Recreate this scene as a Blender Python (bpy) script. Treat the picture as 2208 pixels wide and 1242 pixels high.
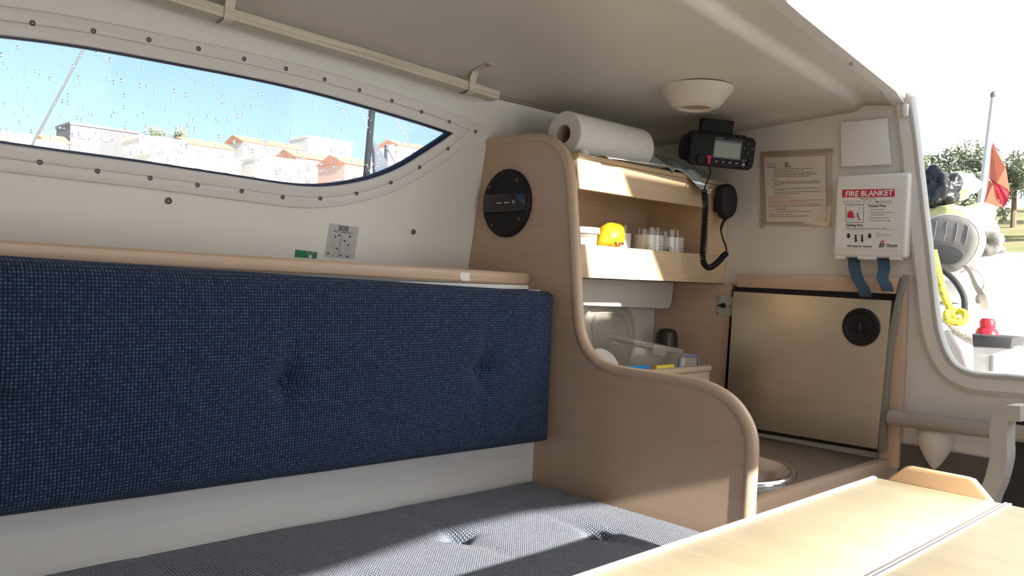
import bpy, bmesh, math, random
from mathutils import Vector, Matrix, noise
R_ = random.Random(7)
for o in list(bpy.data.objects): bpy.data.objects.remove(o)
C = bpy.context.scene.collection
V = Vector
# ------------------------------------------------------------------ camera (axes from the vanishing points; X aft, Y to port hull, Z up)
F = 1774.974; CX, CY = 1104.0, 621.0
RX = V((0.72070621, 0.01913034, 0.69297662)); RY = V((-0.69195438, -0.04101373, 0.72077529)); RZ = V((0.04221023, -0.99897543, -0.01632153))
cam = bpy.data.cameras.new('camera'); co = bpy.data.objects.new('camera', cam); C.objects.link(co)
right = V((RX[0], RY[0], RZ[0])); down = V((RX[1], RY[1], RZ[1])); fwd = V((RX[2], RY[2], RZ[2]))
M = Matrix((right, -down, -fwd)).transposed().to_4x4(); co.matrix_world = M
cam.sensor_width = 36; cam.lens = 36*F/2208; cam.clip_start = 0.02; cam.clip_end = 3000
bpy.context.scene.camera = co
# ------------------------------------------------------------------ light
SUN = V((-0.10, -1.0, 0.43)).normalized()
w = bpy.data.worlds.new('sky'); bpy.context.scene.world = w; w.use_nodes = True
nt = w.node_tree; nt.nodes.clear()
sk = nt.nodes.new('ShaderNodeTexSky'); sk.sky_type = 'NISHITA'; sk.sun_disc = False
sk.sun_elevation = math.asin(SUN.z); sk.sun_rotation = math.atan2(SUN.x, SUN.y)
sk.air_density = 1.0; sk.dust_density = 1.6; sk.ozone_density = 2.0
bg = nt.nodes.new('ShaderNodeBackground'); bg.inputs['Strength'].default_value = 0.097
wo = nt.nodes.new('ShaderNodeOutputWorld')
# white cloud astern, spread over the unseen starboard sky to brighten the cabin
tcw = nt.nodes.new('ShaderNodeTexCoord'); sxw = nt.nodes.new('ShaderNodeSeparateXYZ'); nt.links.new(tcw.outputs['Generated'], sxw.inputs[0])
nzw = nt.nodes.new('ShaderNodeTexNoise'); nzw.inputs['Scale'].default_value = 3.0; nzw.inputs['Detail'].default_value = 5; nt.links.new(tcw.outputs['Generated'], nzw.inputs[0])
def wm(op, a, b):
    q = nt.nodes.new('ShaderNodeMath'); q.operation = op
    for i, s_ in enumerate((a, b)):
        if isinstance(s_, (int, float)): q.inputs[i].default_value = s_
        else: nt.links.new(s_, q.inputs[i])
    return q.outputs[0]
low = wm('ADD', wm('MULTIPLY', sxw.outputs['Z'], -0.3), wm('MULTIPLY', sxw.outputs['Y'], -0.9))
fx = wm('ADD', wm('ADD', wm('MULTIPLY', wm('MULTIPLY', sxw.outputs['X'], wm('ABSOLUTE', sxw.outputs['X'], 0)), 1.6), low), wm('MULTIPLY_ADD', nzw.outputs[0], 0.5))
fx.node.inputs[1].links[0].from_node.inputs[2].default_value = 0.15
mrw = nt.nodes.new('ShaderNodeMapRange'); mrw.interpolation_type = 'SMOOTHSTEP'; mrw.inputs[1].default_value = 0.25; mrw.inputs[2].default_value = 0.95; nt.links.new(fx, mrw.inputs[0])
mxw = nt.nodes.new('ShaderNodeMix'); mxw.data_type = 'RGBA'; nt.links.new(mrw.outputs[0], mxw.inputs[0]); nt.links.new(sk.outputs[0], mxw.inputs[6]); mxw.inputs[7].default_value = (12.5, 12.6, 12.7, 1)
nt.links.new(mxw.outputs[2], bg.inputs[0]); nt.links.new(bg.outputs[0], wo.inputs[0])
sl = bpy.data.lights.new('sun', 'SUN'); sl.energy = 6.3; sl.angle = math.radians(0.6); sl.color = (1, 0.94, 0.84)
so = bpy.data.objects.new('sun', sl); C.objects.link(so); so.rotation_euler = SUN.to_track_quat('Z', 'Y').to_euler(); so.location = (0, -3, 4)
vs = bpy.context.scene.view_settings
vs.view_transform = 'Standard'; vs.look = 'None'; vs.exposure = 1.12; vs.gamma = 1; vs.use_curve_mapping = False

# ------------------------------------------------------------------ helpers
def ray(px, py):
    d = V(((px-CX)/F, (py-CY)/F, 1.0)); return V((RX.dot(d), RY.dot(d), RZ.dot(d)))
def at(px, py, ax, v):
    r = ray(px, py); return r*(v/r['xyz'.index(ax)])
def hit(px, py, p0, n):
    r = ray(px, py); return r*(p0.dot(n)/r.dot(n))

def principled(name, col, rough=0.5, metal=0.0, **kw):
    m = bpy.data.materials.new(name); m.use_nodes = True
    b = m.node_tree.nodes['Principled BSDF']
    b.inputs['Base Color'].default_value = (*col, 1); b.inputs['Roughness'].default_value = rough; b.inputs['Metallic'].default_value = metal
    for k, v in kw.items(): b.inputs[k.replace('_', ' ')].default_value = v
    return m
def nodes(m): return m.node_tree.nodes, m.node_tree.links, m.node_tree.nodes['Principled BSDF']
def mottled(name, a, b_, scale=(8, 8, 8), rough=0.5, metal=0.0, bump=0.0, detail=4, lo=0.35, hi=0.65, **kw):
    m = principled(name, a, rough, metal, **kw); n, l, b = nodes(m)
    tc = n.new('ShaderNodeTexCoord'); mp = n.new('ShaderNodeMapping'); mp.inputs['Scale'].default_value = scale
    nz = n.new('ShaderNodeTexNoise'); nz.inputs['Scale'].default_value = 1; nz.inputs['Detail'].default_value = detail
    cr = n.new('ShaderNodeValToRGB'); cr.color_ramp.elements[0].position = lo; cr.color_ramp.elements[1].position = hi
    cr.color_ramp.elements[0].color = (*a, 1); cr.color_ramp.elements[1].color = (*b_, 1)
    l.new(tc.outputs['Object'], mp.inputs[0]); l.new(mp.outputs[0], nz.inputs[0]); l.new(nz.outputs[0], cr.inputs[0]); l.new(cr.outputs[0], b.inputs['Base Color'])
    if bump:
        bp = n.new('ShaderNodeBump'); bp.inputs['Strength'].default_value = bump; bp.inputs['Distance'].default_value = 0.002
        l.new(nz.outputs[0], bp.inputs['Height']); l.new(bp.outputs[0], b.inputs['Normal'])
    return m
def wood(name, a, b_, axis, rough=0.38, dk=0.94):
    sc = {'x': (6, 220, 220), 'y': (220, 6, 220), 'z': (220, 220, 6)}[axis]
    m = mottled(name, a, b_, sc, rough, detail=3, lo=0.3, hi=0.7)
    n, l, b = nodes(m)
    # broad soft figure on top of the fine flecks
    tc = n['Texture Coordinate']; mp = n.new('ShaderNodeMapping'); mp.inputs['Scale'].default_value = tuple(s*0.09 if s > 100 else s*0.5 for s in sc)
    nz = n.new('ShaderNodeTexNoise'); nz.inputs['Scale'].default_value = 1
    mx = n.new('ShaderNodeMix'); mx.data_type = 'RGBA'; mx.blend_type = 'MULTIPLY'; mx.inputs[0].default_value = 1
    cr = n.new('ShaderNodeValToRGB'); cr.color_ramp.elements[0].position = 0.3; cr.color_ramp.elements[1].position = 0.6
    cr.color_ramp.elements[0].color = (dk, dk-0.01, dk-0.015, 1); cr.color_ramp.elements[1].color = (1, 1, 1, 1)
    l.new(tc.outputs['Object'], mp.inputs[0]); l.new(mp.outputs[0], nz.inputs[0]); l.new(nz.outputs[0], cr.inputs[0])
    src = b.inputs['Base Color'].links[0].from_socket
    l.new(src, mx.inputs[6]); l.new(cr.outputs[0], mx.inputs[7]); l.new(mx.outputs[2], b.inputs['Base Color'])
    return m
def fabric(name, ux, uy, pitch, dark, light, speck, sheen=0.15):
    m = principled(name, dark, 0.85); n, l, b = nodes(m)
    b.inputs['Sheen Weight'].default_value = sheen; b.inputs['Sheen Roughness'].default_value = 0.45; b.inputs['Sheen Tint'].default_value = (0.75, 0.8, 0.9, 1)
    tc = n.new('ShaderNodeTexCoord'); sx = n.new('ShaderNodeSeparateXYZ'); l.new(tc.outputs['Object'], sx.inputs[0])
    def mth(op, a, bb=None):
        q = n.new('ShaderNodeMath'); q.operation = op
        for i, s in enumerate((a, bb)):
            if s is None: continue
            if isinstance(s, (int, float)): q.inputs[i].default_value = s
            else: l.new(s, q.inputs[i])
        return q.outputs[0]
    u = mth('DIVIDE', sx.outputs[ux], pitch); v = mth('DIVIDE', sx.outputs[uy], pitch)
    hgt = mth('MULTIPLY', mth('ABSOLUTE', mth('SINE', mth('MULTIPLY', u, math.pi))), mth('ABSOLUTE', mth('SINE', mth('MULTIPLY', v, math.pi))))
    cb = n.new('ShaderNodeCombineXYZ'); l.new(mth('FLOOR', u), cb.inputs[0]); l.new(mth('FLOOR', v), cb.inputs[1])
    wn = n.new('ShaderNodeTexWhiteNoise'); wn.noise_dimensions = '2D'; l.new(cb.outputs[0], wn.inputs['Vector'])
    r1 = n.new('ShaderNodeValToRGB'); r1.color_ramp.elements[0].position = 0.35; r1.color_ramp.elements[1].position = 0.95
    r1.color_ramp.elements[0].color = (*dark, 1)
    l.new(hgt, r1.inputs[0])
    r2 = n.new('ShaderNodeValToRGB'); r2.color_ramp.elements[0].position = 0.2; r2.color_ramp.elements[1].position = 0.97
    r2.color_ramp.elements[0].color = (*light, 1); r2.color_ramp.elements[1].color = (*speck, 1); l.new(wn.outputs['Value'], r2.inputs[0])
    mx = n.new('ShaderNodeMix'); mx.data_type = 'RGBA'; fr = n.new('ShaderNodeMapRange'); fr.inputs[1].default_value = 0.3; fr.inputs[2].default_value = 0.95
    l.new(hgt, fr.inputs[0]); l.new(fr.outputs[0], mx.inputs[0]); mx.inputs[6].default_value = (*dark, 1); l.new(r2.outputs[0], mx.inputs[7])
    n.remove(r1)
    l.new(mx.outputs[2], b.inputs['Base Color'])
    bp = n.new('ShaderNodeBump'); bp.inputs['Strength'].default_value = 0.9; bp.inputs['Distance'].default_value = 0.0025
    l.new(hgt, bp.inputs['Height']); l.new(bp.outputs[0], b.inputs['Normal'])
    return m
def clearmat(name, tint=(1, 1, 1), gloss=0.08, haze=0.0, hazecol=(0.9, 0.9, 0.9)):
    m = bpy.data.materials.new(name); m.use_nodes = True; n, l = m.node_tree.nodes, m.node_tree.links; n.clear()
    o = n.new('ShaderNodeOutputMaterial'); t = n.new('ShaderNodeBsdfTransparent'); t.inputs[0].default_value = (*tint, 1)
    g = n.new('ShaderNodeBsdfGlossy'); g.inputs['Roughness'].default_value = 0.05
    mx = n.new('ShaderNodeMixShader'); mx.inputs[0].default_value = gloss; l.new(t.outputs[0], mx.inputs[1]); l.new(g.outputs[0], mx.inputs[2]); src = mx
    if haze:
        d = n.new('ShaderNodeBsdfDiffuse'); d.inputs[0].default_value = (*hazecol, 1); tr = n.new('ShaderNodeBsdfTranslucent'); tr.inputs[0].default_value = (*hazecol, 1)
        ad = n.new('ShaderNodeMixShader'); ad.inputs[0].default_value = 0.4; l.new(d.outputs[0], ad.inputs[1]); l.new(tr.outputs[0], ad.inputs[2])
        m2 = n.new('ShaderNodeMixShader'); m2.inputs[0].default_value = haze; l.new(mx.outputs[0], m2.inputs[1]); l.new(ad.outputs[0], m2.inputs[2]); src = m2
    l.new(src.outputs[0], o.inputs[0]); return m

MT = {}
MT['gel'] = mottled('white_gelcoat', (0.77, 0.765, 0.745), (0.81, 0.805, 0.785), (3, 3, 3), 0.42)
MT['liner'] = mottled('cream_headliner', (0.70, 0.66, 0.60), (0.76, 0.72, 0.66), (2.5, 2.5, 2.5), 0.5)
MT['aftw'] = mottled('aft_wall_paint', (0.70, 0.66, 0.61), (0.76, 0.72, 0.67), (3, 3, 3), 0.5)
MT['frame'] = principled('window_frame_plastic', (0.74, 0.72, 0.72), 0.4)
MT['lowwall'] = mottled('painted_lining', (0.68, 0.68, 0.67), (0.74, 0.74, 0.73), (4, 60, 60), 0.5)
BA, BB = (0.56, 0.405, 0.295), (0.615, 0.45, 0.33)
for ax in 'xyz': MT['wood'+ax] = wood('beech_'+ax, BA, BB, ax)
MT['edge'] = principled('beech_edge_moulding', (0.58, 0.43, 0.32), 0.25)
MT['edge2'] = principled('table_fiddle_beech', (0.62, 0.42, 0.25), 0.3)
MT['table'] = wood('pale_beech_table', (0.62, 0.525, 0.355), (0.69, 0.595, 0.42), 'y', 0.36, 0.86)
MT['shelfw'] = wood('warm_beech_shelf', (0.62, 0.45, 0.28), (0.70, 0.53, 0.35), 'x', 0.4)
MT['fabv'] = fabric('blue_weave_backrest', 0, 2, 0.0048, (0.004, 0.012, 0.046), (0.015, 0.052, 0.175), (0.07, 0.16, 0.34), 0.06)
MT['fabh'] = fabric('blue_weave_seat_lit', 0, 1, 0.0048, (0.04, 0.06, 0.11), (0.225, 0.255, 0.325), (0.48, 0.48, 0.49), 0.5)  # same weave as the backrest, lightened to stand for the stronger light there
MT['steel'] = principled('stainless_steel', (0.72, 0.72, 0.72), 0.13, 1.0)
MT['screw'] = principled('screw_steel', (0.20, 0.19, 0.18), 0.5, 0.7)
MT['alu'] = principled('grey_aluminium', (0.52, 0.52, 0.54), 0.4, 0.6)
MT['fridge'] = mottled('brushed_champagne_metal', (0.60, 0.52, 0.40), (0.64, 0.56, 0.44), (400, 4, 400), 0.42, 0.75)
MT['black'] = principled('black_plastic', (0.012, 0.012, 0.013), 0.55, Specular_IOR_Level=0.3)
MT['gloss'] = principled('black_gloss', (0.012, 0.012, 0.013), 0.12)
MT['dgrey'] = principled('dark_grey_plastic', (0.03, 0.03, 0.032), 0.55, Specular_IOR_Level=0.3)
MT['grey'] = principled('grey_plastic', (0.30, 0.29, 0.27), 0.5)
MT['lgrey'] = principled('light_grey_plastic', (0.50, 0.49, 0.46), 0.5)
MT['white'] = principled('white_plastic', (0.80, 0.78, 0.74), 0.35)
MT['lampw'] = principled('cream_lamp_plastic', (0.74, 0.69, 0.58), 0.35)
MT['ivory'] = mottled('aged_ivory_plastic', (0.56, 0.52, 0.40), (0.68, 0.64, 0.52), (5, 120, 120), 0.45)
MT['paper'] = mottled('paper_towel', (0.78, 0.76, 0.72), (0.84, 0.82, 0.78), (150, 150, 150), 0.9, bump=0.25)
MT['card'] = principled('cardboard', (0.42, 0.33, 0.24), 0.9)
MT['counter'] = mottled('brown_laminate', (0.13, 0.105, 0.08), (0.17, 0.14, 0.105), (10, 200, 200), 0.4)
MT['screen'] = principled('lcd_screen', (0.24, 0.28, 0.22), 0.2)
MT['red'] = principled('red_print', (0.60, 0.02, 0.05), 0.5)
MT['redp'] = principled('red_plastic', (0.62, 0.03, 0.05), 0.3)
MT['ink'] = principled('black_ink', (0.03, 0.03, 0.03), 0.6)
MT['inkg'] = principled('grey_ink', (0.22, 0.21, 0.2), 0.6)
MT['label'] = principled('white_label', (0.82, 0.8, 0.77), 0.4)
MT['silver'] = principled('silver_sticker', (0.50, 0.51, 0.52), 0.35, 0.2)
MT['green'] = principled('green_sticker', (0.01, 0.19, 0.09), 0.4)
MT['tape'] = principled('blue_webbing', (0.03, 0.065, 0.105), 0.8)
MT['pouch'] = clearmat('laminate_pouch', (0.97, 0.95, 0.92), 0.05, 0.15, (0.68, 0.61, 0.54))
MT['sheet'] = principled('notice_paper', (0.66, 0.58, 0.49), 0.28)
MT['redink'] = principled('faded_red_ink', (0.55, 0.28, 0.22), 0.6)
MT['pane'] = clearmat('acrylic_pane', (0.97, 0.985, 1.0), 0.03)
MT['drop'] = principled('water_drop', (1, 1, 1), 0.02, 0, Transmission_Weight=1.0, IOR=1.33)
MT['seal'] = principled('navy_seal', (0.02, 0.03, 0.07), 0.4)
MT['glass'] = clearmat('clear_glass', (0.97, 0.97, 0.96), 0.07, 0.03)
MT['plast'] = clearmat('cloudy_plastic', (0.95, 0.94, 0.92), 0.08, 0.45, (0.72, 0.69, 0.62))
MT['amber'] = clearmat('amber_glass', (0.95, 0.80, 0.52), 0.08, 0.10, (0.8, 0.6, 0.25))
MT['lemon'] = mottled('lemon_peel', (0.58, 0.37, 0.01), (0.68, 0.49, 0.02), (60, 60, 60), 0.4, bump=0.3)
MT['blue'] = principled('blue_plastic', (0.02, 0.27, 0.55), 0.4)
MT['yel'] = principled('yellow_plastic', (0.75, 0.60, 0.06), 0.5)

def wloc(o):
    p = V((0, 0, 0))
    while o: p += o.location; o = o.parent
    return p
def meta(o, label=None, cat=None, group=None, kind=None):
    if label: o['label'] = label
    if cat: o['category'] = cat
    if group: o['group'] = group
    if kind: o['kind'] = kind
    return o
def thing(name, loc, label, cat, group=None):
    o = bpy.data.objects.new(name, None); o.empty_display_size = 0.02; C.objects.link(o); o.location = loc
    return meta(o, label, cat, group)
def finish(name, bm, mat, parent=None, smooth=False, M=None, recalc=True):
    if M is not None: bm.transform(M)
    if recalc: bmesh.ops.recalc_face_normals(bm, faces=bm.faces)
    if parent is None:
        xs = [v.co for v in bm.verts]
        loc = V(((min(p.x for p in xs)+max(p.x for p in xs))/2, (min(p.y for p in xs)+max(p.y for p in xs))/2, min(p.z for p in xs)))
        sh = loc
    else: loc = V((0, 0, 0)); sh = wloc(parent)
    for v in bm.verts: v.co -= sh
    me = bpy.data.meshes.new(name); bm.to_mesh(me); bm.free()
    me.materials.append(MT[mat] if isinstance(mat, str) else mat)
    if smooth:
        for p in me.polygons: p.use_smooth = True
        if smooth != 'all': me.set_sharp_from_angle(angle=math.radians(38))
    o = bpy.data.objects.new(name, me); C.objects.link(o); o.parent = parent; o.location = loc
    return o
def add_box(bm, x0, x1, y0, y1, z0, z1, bev=0.0, seg=2):
    r = bmesh.ops.create_cube(bm, size=1); vs_ = r['verts']
    for v in vs_: v.co = V(((x0+x1)/2+v.co.x*(x1-x0), (y0+y1)/2+v.co.y*(y1-y0), (z0+z1)/2+v.co.z*(z1-z0)))
    if bev:
        es = list({e for v in vs_ for e in v.link_edges}); bmesh.ops.bevel(bm, geom=es, offset=bev, segments=seg, profile=0.5, affect='EDGES')
def box(name, x0, x1, y0, y1, z0, z1, mat, parent=None, bev=0.0, M=None, seg=2):
    bm = bmesh.new(); add_box(bm, x0, x1, y0, y1, z0, z1, bev, seg); return finish(name, bm, mat, parent, bool(bev), M)
def add_prism(bm, pts, vec, bev=0.0, seg=2):
    a = [bm.verts.new(p) for p in pts]; b = [bm.verts.new(V(p)+V(vec)) for p in pts]
    n = len(pts); f0 = bm.faces.new(a); f1 = bm.faces.new(b[::-1])
    for i in range(n): bm.faces.new((a[i], b[i], b[(i+1) % n], a[(i+1) % n]))
    if bev:
        es = list(f0.edges)+list(f1.edges); bmesh.ops.recalc_face_normals(bm, faces=bm.faces)
        bmesh.ops.bevel(bm, geom=es, offset=bev, segments=seg, profile=0.5, affect='EDGES')
def prism(name, pts, vec, mat, parent=None, bev=0.0, M=None):
    bm = bmesh.new(); add_prism(bm, pts, vec, bev); return finish(name, bm, mat, parent, bool(bev), M)
def smoothpath(pts, k=6):
    pts = [V(p) for p in pts]; out = []
    for i in range(len(pts)-1):
        p0 = pts[max(i-1, 0)]; p1 = pts[i]; p2 = pts[i+1]; p3 = pts[min(i+2, len(pts)-1)]
        for j in range(k):
            t = j/k; out.append(0.5*((2*p1)+(p2-p0)*t+(2*p0-5*p1+4*p2-p3)*t*t+(3*p1-p0-3*p2+p3)*t**3))
    out.append(pts[-1]); return out
def add_tube(bm, path, r, n=10, cap=True, squash=None):
    path = [V(p) for p in path]; rings = []; up = None
    for i, p in enumerate(path):
        t = (path[min(i+1, len(path)-1)]-path[max(i-1, 0)]).normalized()
        if up is None:
            up = V((0, 0, 1)) if abs(t.z) < 0.9 else V((1, 0, 0))
        up = (up-t*up.dot(t)).normalized(); s = t.cross(up)
        rr = r[i] if isinstance(r, (list, tuple)) else r
        ring = []
        for k in range(n):
            a = 2*math.pi*k/n; d = (up*math.cos(a)+s*math.sin(a))*rr
            if squash: d = V((d.x*squash[0], d.y*squash[1], d.z*squash[2]))
            ring.append(bm.verts.new(p+d))
        rings.append(ring)
    for a, b in zip(rings, rings[1:]):
        for k in range(n): bm.faces.new((a[k], a[(k+1) % n], b[(k+1) % n], b[k]))
    if cap: bm.faces.new(rings[0][::-1]); bm.faces.new(rings[-1])
def tube(name, path, r, mat, parent=None, n=10, M=None, squash=None):
    bm = bmesh.new(); add_tube(bm, path, r, n, squash=squash); return finish(name, bm, mat, parent, True, M)
def add_lathe(bm, prof, n=32, closed=False):          # profile (r, z) about local Z
    rings = []
    for r, z in prof:
        if r < 1e-6: rings.append([bm.verts.new((0, 0, z))])
        else: rings.append([bm.verts.new((r*math.cos(2*math.pi*k/n), r*math.sin(2*math.pi*k/n), z)) for k in range(n)])
    pr = list(zip(rings, rings[1:]))
    if closed: pr.append((rings[-1], rings[0]))
    for a, b in pr:
        for k in range(n):
            k2 = (k+1) % n
            if len(a) == 1 and len(b) == 1: continue
            if len(a) == 1: bm.faces.new((a[0], b[k], b[k2]))
            elif len(b) == 1: bm.faces.new((a[k], b[0], a[k2]))
            else: bm.faces.new((a[k], b[k], b[k2], a[k2]))
def lathe(name, prof, mat, parent=None, n=32, M=None, closed=False):
    bm = bmesh.new(); add_lathe(bm, prof, n, closed); return finish(name, bm, mat, parent, True, M)
def frameM(o, u, v):                                   # local x->u, y->v, z->u x v
    u = V(u).normalized(); n = u.cross(V(v)).normalized(); v = n.cross(u)
    m = Matrix((u, v, n)).transposed().to_4x4(); m.translation = V(o); return m
def plate(name, loops, depth, mat, parent=None, M=None, bev=0.0):
    """flat shape with holes; loops are 2-D lists, extruded from local z=0 to z=depth"""
    cu = bpy.data.curves.new('c', 'CURVE'); cu.dimensions = '2D'; cu.fill_mode = 'BOTH'
    cu.extrude = max(depth/2-bev, 0.00002); cu.bevel_depth = bev; cu.bevel_resolution = 2; cu.offset = -bev
    for lp in loops:
        sp = cu.splines.new('POLY'); sp.points.add(len(lp)-1); sp.use_cyclic_u = True
        for p, q in zip(sp.points, lp): p.co = (q[0], q[1], 0, 1)
    t = bpy.data.objects.new('t', cu); me = bpy.data.meshes.new_from_object(t)
    bm = bmesh.new(); bm.from_mesh(me); bpy.data.objects.remove(t); bpy.data.curves.remove(cu); bpy.data.meshes.remove(me)
    bmesh.ops.remove_doubles(bm, verts=bm.verts, dist=1e-6)
    bmesh.ops.translate(bm, verts=bm.verts, vec=(0, 0, depth/2))
    return finish(name, bm, mat, parent, bool(bev), M)
def text(body, size, M, mat, parent, align='LEFT', bold=0.0, sx=1.0, name='lettering', shear=0.0):
    cu = bpy.data.curves.new('f', 'FONT'); cu.body = body; cu.size = size; cu.align_x = align; cu.resolution_u = 2; cu.offset = bold; cu.shear = shear
    t = bpy.data.objects.new('t', cu); me = bpy.data.meshes.new_from_object(t)
    bm = bmesh.new(); bm.from_mesh(me); bpy.data.objects.remove(t); bpy.data.curves.remove(cu); bpy.data.meshes.remove(me)
    bmesh.ops.scale(bm, verts=bm.verts, vec=(sx, 1, 1))
    return finish(name, bm, mat, parent, False, M, recalc=False)
def inst(me, name, parent, Mw, mat=None):
    o = bpy.data.objects.new(name, me); C.objects.link(o); o.parent = parent
    o.matrix_local = Matrix.Translation(-wloc(parent)) @ Mw if parent else Mw
    return o
def meshof(bm, mat, smooth=True):
    bmesh.ops.recalc_face_normals(bm, faces=bm.faces)
    me = bpy.data.meshes.new('m'); bm.to_mesh(me); bm.free(); me.materials.append(MT[mat])
    if smooth:
        for p in me.polygons: p.use_smooth = True
        me.set_sharp_from_angle(angle=math.radians(38))
    return me
def struct(o): o['kind'] = 'structure'; return o
def rrect(x0, x1, y0, y1, r, k=5):
    out = []
    for cx, cy, a0 in ((x1-r, y1-r, 0), (x0+r, y1-r, 90), (x0+r, y0+r, 180), (x1-r, y0+r, 270)):
        for j in range(k+1):
            a = math.radians(a0+90*j/k); out.append((cx+r*math.cos(a), cy+r*math.sin(a)))
    return out
# shared screw head
bm = bmesh.new(); add_lathe(bm, [(0.0024, 0.0004), (0.0026, 0.0012), (0.0038, 0.0022), (0.0046, 0.0018), (0.005, 0.0)], 16); add_lathe(bm, [(0, 0.0002), (0.0024, 0.0004)], 16)
SCREW = meshof(bm, 'screw')

# ================================================================== SETTING
XP = 1.272                                             # partition face
# --- floor
struct(box('floor', -1.3, 2.0, -0.85, 1.5, -1.0, -0.95, 'woodx'))
# --- port wall: leaning plane with a window hole
WP0 = V((0, 1.4765, 0.0)); WN = V((0, -1, -0.159)).normalized(); WU = V((1, 0, 0)); WV = WN.cross(WU); WM = frameM(WP0, WU, WV)
def wall2(px, py):
    p = hit(px, py, WP0, WN)-WP0; return (p.dot(WU), p.dot(WV))
top = [(0, 76), (100, 88), (200, 103), (300, 121), (400, 140), (500, 159), (600, 180), (700, 204), (800, 232), (900, 262), (940, 275), (975, 287)]
bot = [(960, 299), (920, 325), (870, 356), (820, 378), (760, 394), (690, 402), (620, 398), (500, 380), (400, 365), (300, 350), (150, 330), (0, 309)]
def smooth2(pts, k=4): return [(p.x, p.y) for p in smoothpath([V((a, b, 0)) for a, b in pts], k)]
LEFT = [(-0.02, 0.17), (-0.12, 0.20), (-0.16, 0.245), (-0.12, 0.29), (-0.02, 0.325)]
g_top = smooth2([wall2(*p) for p in top]); g_bot = smooth2([wall2(*p) for p in bot])
dy0 = wall2(0, 309)[1]; dy1 = wall2(0, 76)[1]
glass_loop = g_top+g_bot[1:]+[(-0.02, dy0+0.004), (-0.13, dy0+0.03), (-0.17, (dy0+dy1)/2), (-0.13, dy1-0.03), (-0.02, dy1-0.003)]
def offset_loop(lp, d):
    n = len(lp); out = []
    area = sum(lp[i][0]*lp[(i+1) % n][1]-lp[(i+1) % n][0]*lp[i][1] for i in range(n)); s = 1 if area > 0 else -1
    for i in range(n):
        a = V(lp[i-1]); b = V(lp[i]); c = V(lp[(i+1) % n]); e1 = (b-a).normalized(); e2 = (c-b).normalized()
        n1 = V((e1.y, -e1.x)); n2 = V((e2.y, -e2.x)); m = n1+n2
        if m.length < 1e-4: m = n1
        m = m.normalized(); k = d/max(0.45, m.dot(n1)); out.append(((b+m*k*s).x, (b+m*k*s).y))
    return out
def loop_at(dist): return offset_loop(glass_loop, dist)
wall_outer = [(-1.3, -0.10), (2.0, -0.10), (2.0, 0.50), (-1.3, 0.50)]
wall_port = plate('wall_port', [wall_outer, loop_at(0.012)], 0.03, 'gel', None, WM @ Matrix.Translation((0, 0, -0.03))); struct(wall_port)
win = plate('window_1', [loop_at(0.042), loop_at(0.021)], 0.008, 'frame', None, WM, 0.0025); struct(win)
plate('frame_lip', [loop_at(0.0215), loop_at(0.0)], 0.010, 'frame', win, WM @ Matrix.Translation((0, 0, -0.003)), 0.003)
plate('seal', [loop_at(0.006), loop_at(-0.0035)], 0.016, 'seal', win, WM @ Matrix.Translation((0, 0, -0.022)))
plate('pane', [loop_at(0.004)], 0.004, 'pane', win, WM @ Matrix.Translation((0, 0, -0.028)))
scr = [(67, 50), (198, 67), (317, 86), (424, 105), (522, 127), (612, 148), (695, 171), (770, 194), (840, 217), (904, 241), (964, 262), (1020, 283),
       (961, 320), (900, 360), (838, 393), (764, 416), (686, 427), (605, 424), (517, 411), (422, 398), (320, 383), (207, 368), (83, 349)]
for p in scr:
    a, b = wall2(*p); inst(SCREW, 'screw', win, WM @ Matrix.Translation((a, b, 0.008)) @ Matrix.Scale(0.85, 4))
for p in ((363, 433), (891, 500)):
    a, b = wall2(*p); inst(SCREW, 'bolt_head', wall_port, WM @ Matrix.Translation((a, b, 0.0)) @ Matrix.Scale(1.25, 4))
# maker's lettering moulded into the pane, read from outside
a, b = wall2(584, 391)
text('modulighT', 0.0095, WM @ Matrix.Translation((a+0.012, b-0.004, -0.0235)) @ Matrix.Rotation(-0.06, 4, 'Z') @ Matrix.Scale(-1, 4, (1, 0, 0)), 'inkg', win)
# rain drops on the outside of the pane
bm = bmesh.new(); rr = random.Random(3); gx = [p[0] for p in glass_loop]
def inside(x, y, lp):
    c = False; n = len(lp)
    for i in range(n):
        x1, y1 = lp[i]; x2, y2 = lp[i-1]
        if (y1 > y) != (y2 > y) and x < (x2-x1)*(y-y1)/(y2-y1)+x1: c = not c
    return c
il = loop_at(-0.006); cnt = 0
while cnt < 900:
    x = rr.uniform(0.22, 1.2); y = rr.uniform(0.13, 0.36)
    if not inside(x, y, il): continue
    cnt += 1; r = rr.choice((0.0007, 0.001, 0.0013, 0.0016, 0.0024))*rr.uniform(0.8, 1.2)
    k = bmesh.ops.create_icosphere(bm, subdivisions=1, radius=1)['verts']; st = rr.uniform(1, 1.7)
    for v in k: v.co = V((x+v.co.x*r, y+v.co.y*r*st, v.co.z*r*0.5))
d = finish('rain_drops', bm, 'drop', win, 'all', WM @ Matrix.Translation((0, 0, -0.0285))); d['kind'] = 'stuff'

# --- lower port lining behind the cushions
struct(box('wall_port_lower', -1.3, XP+0.01, 1.235, 1.26, -0.95, -0.03, 'lowwall'))
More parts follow.
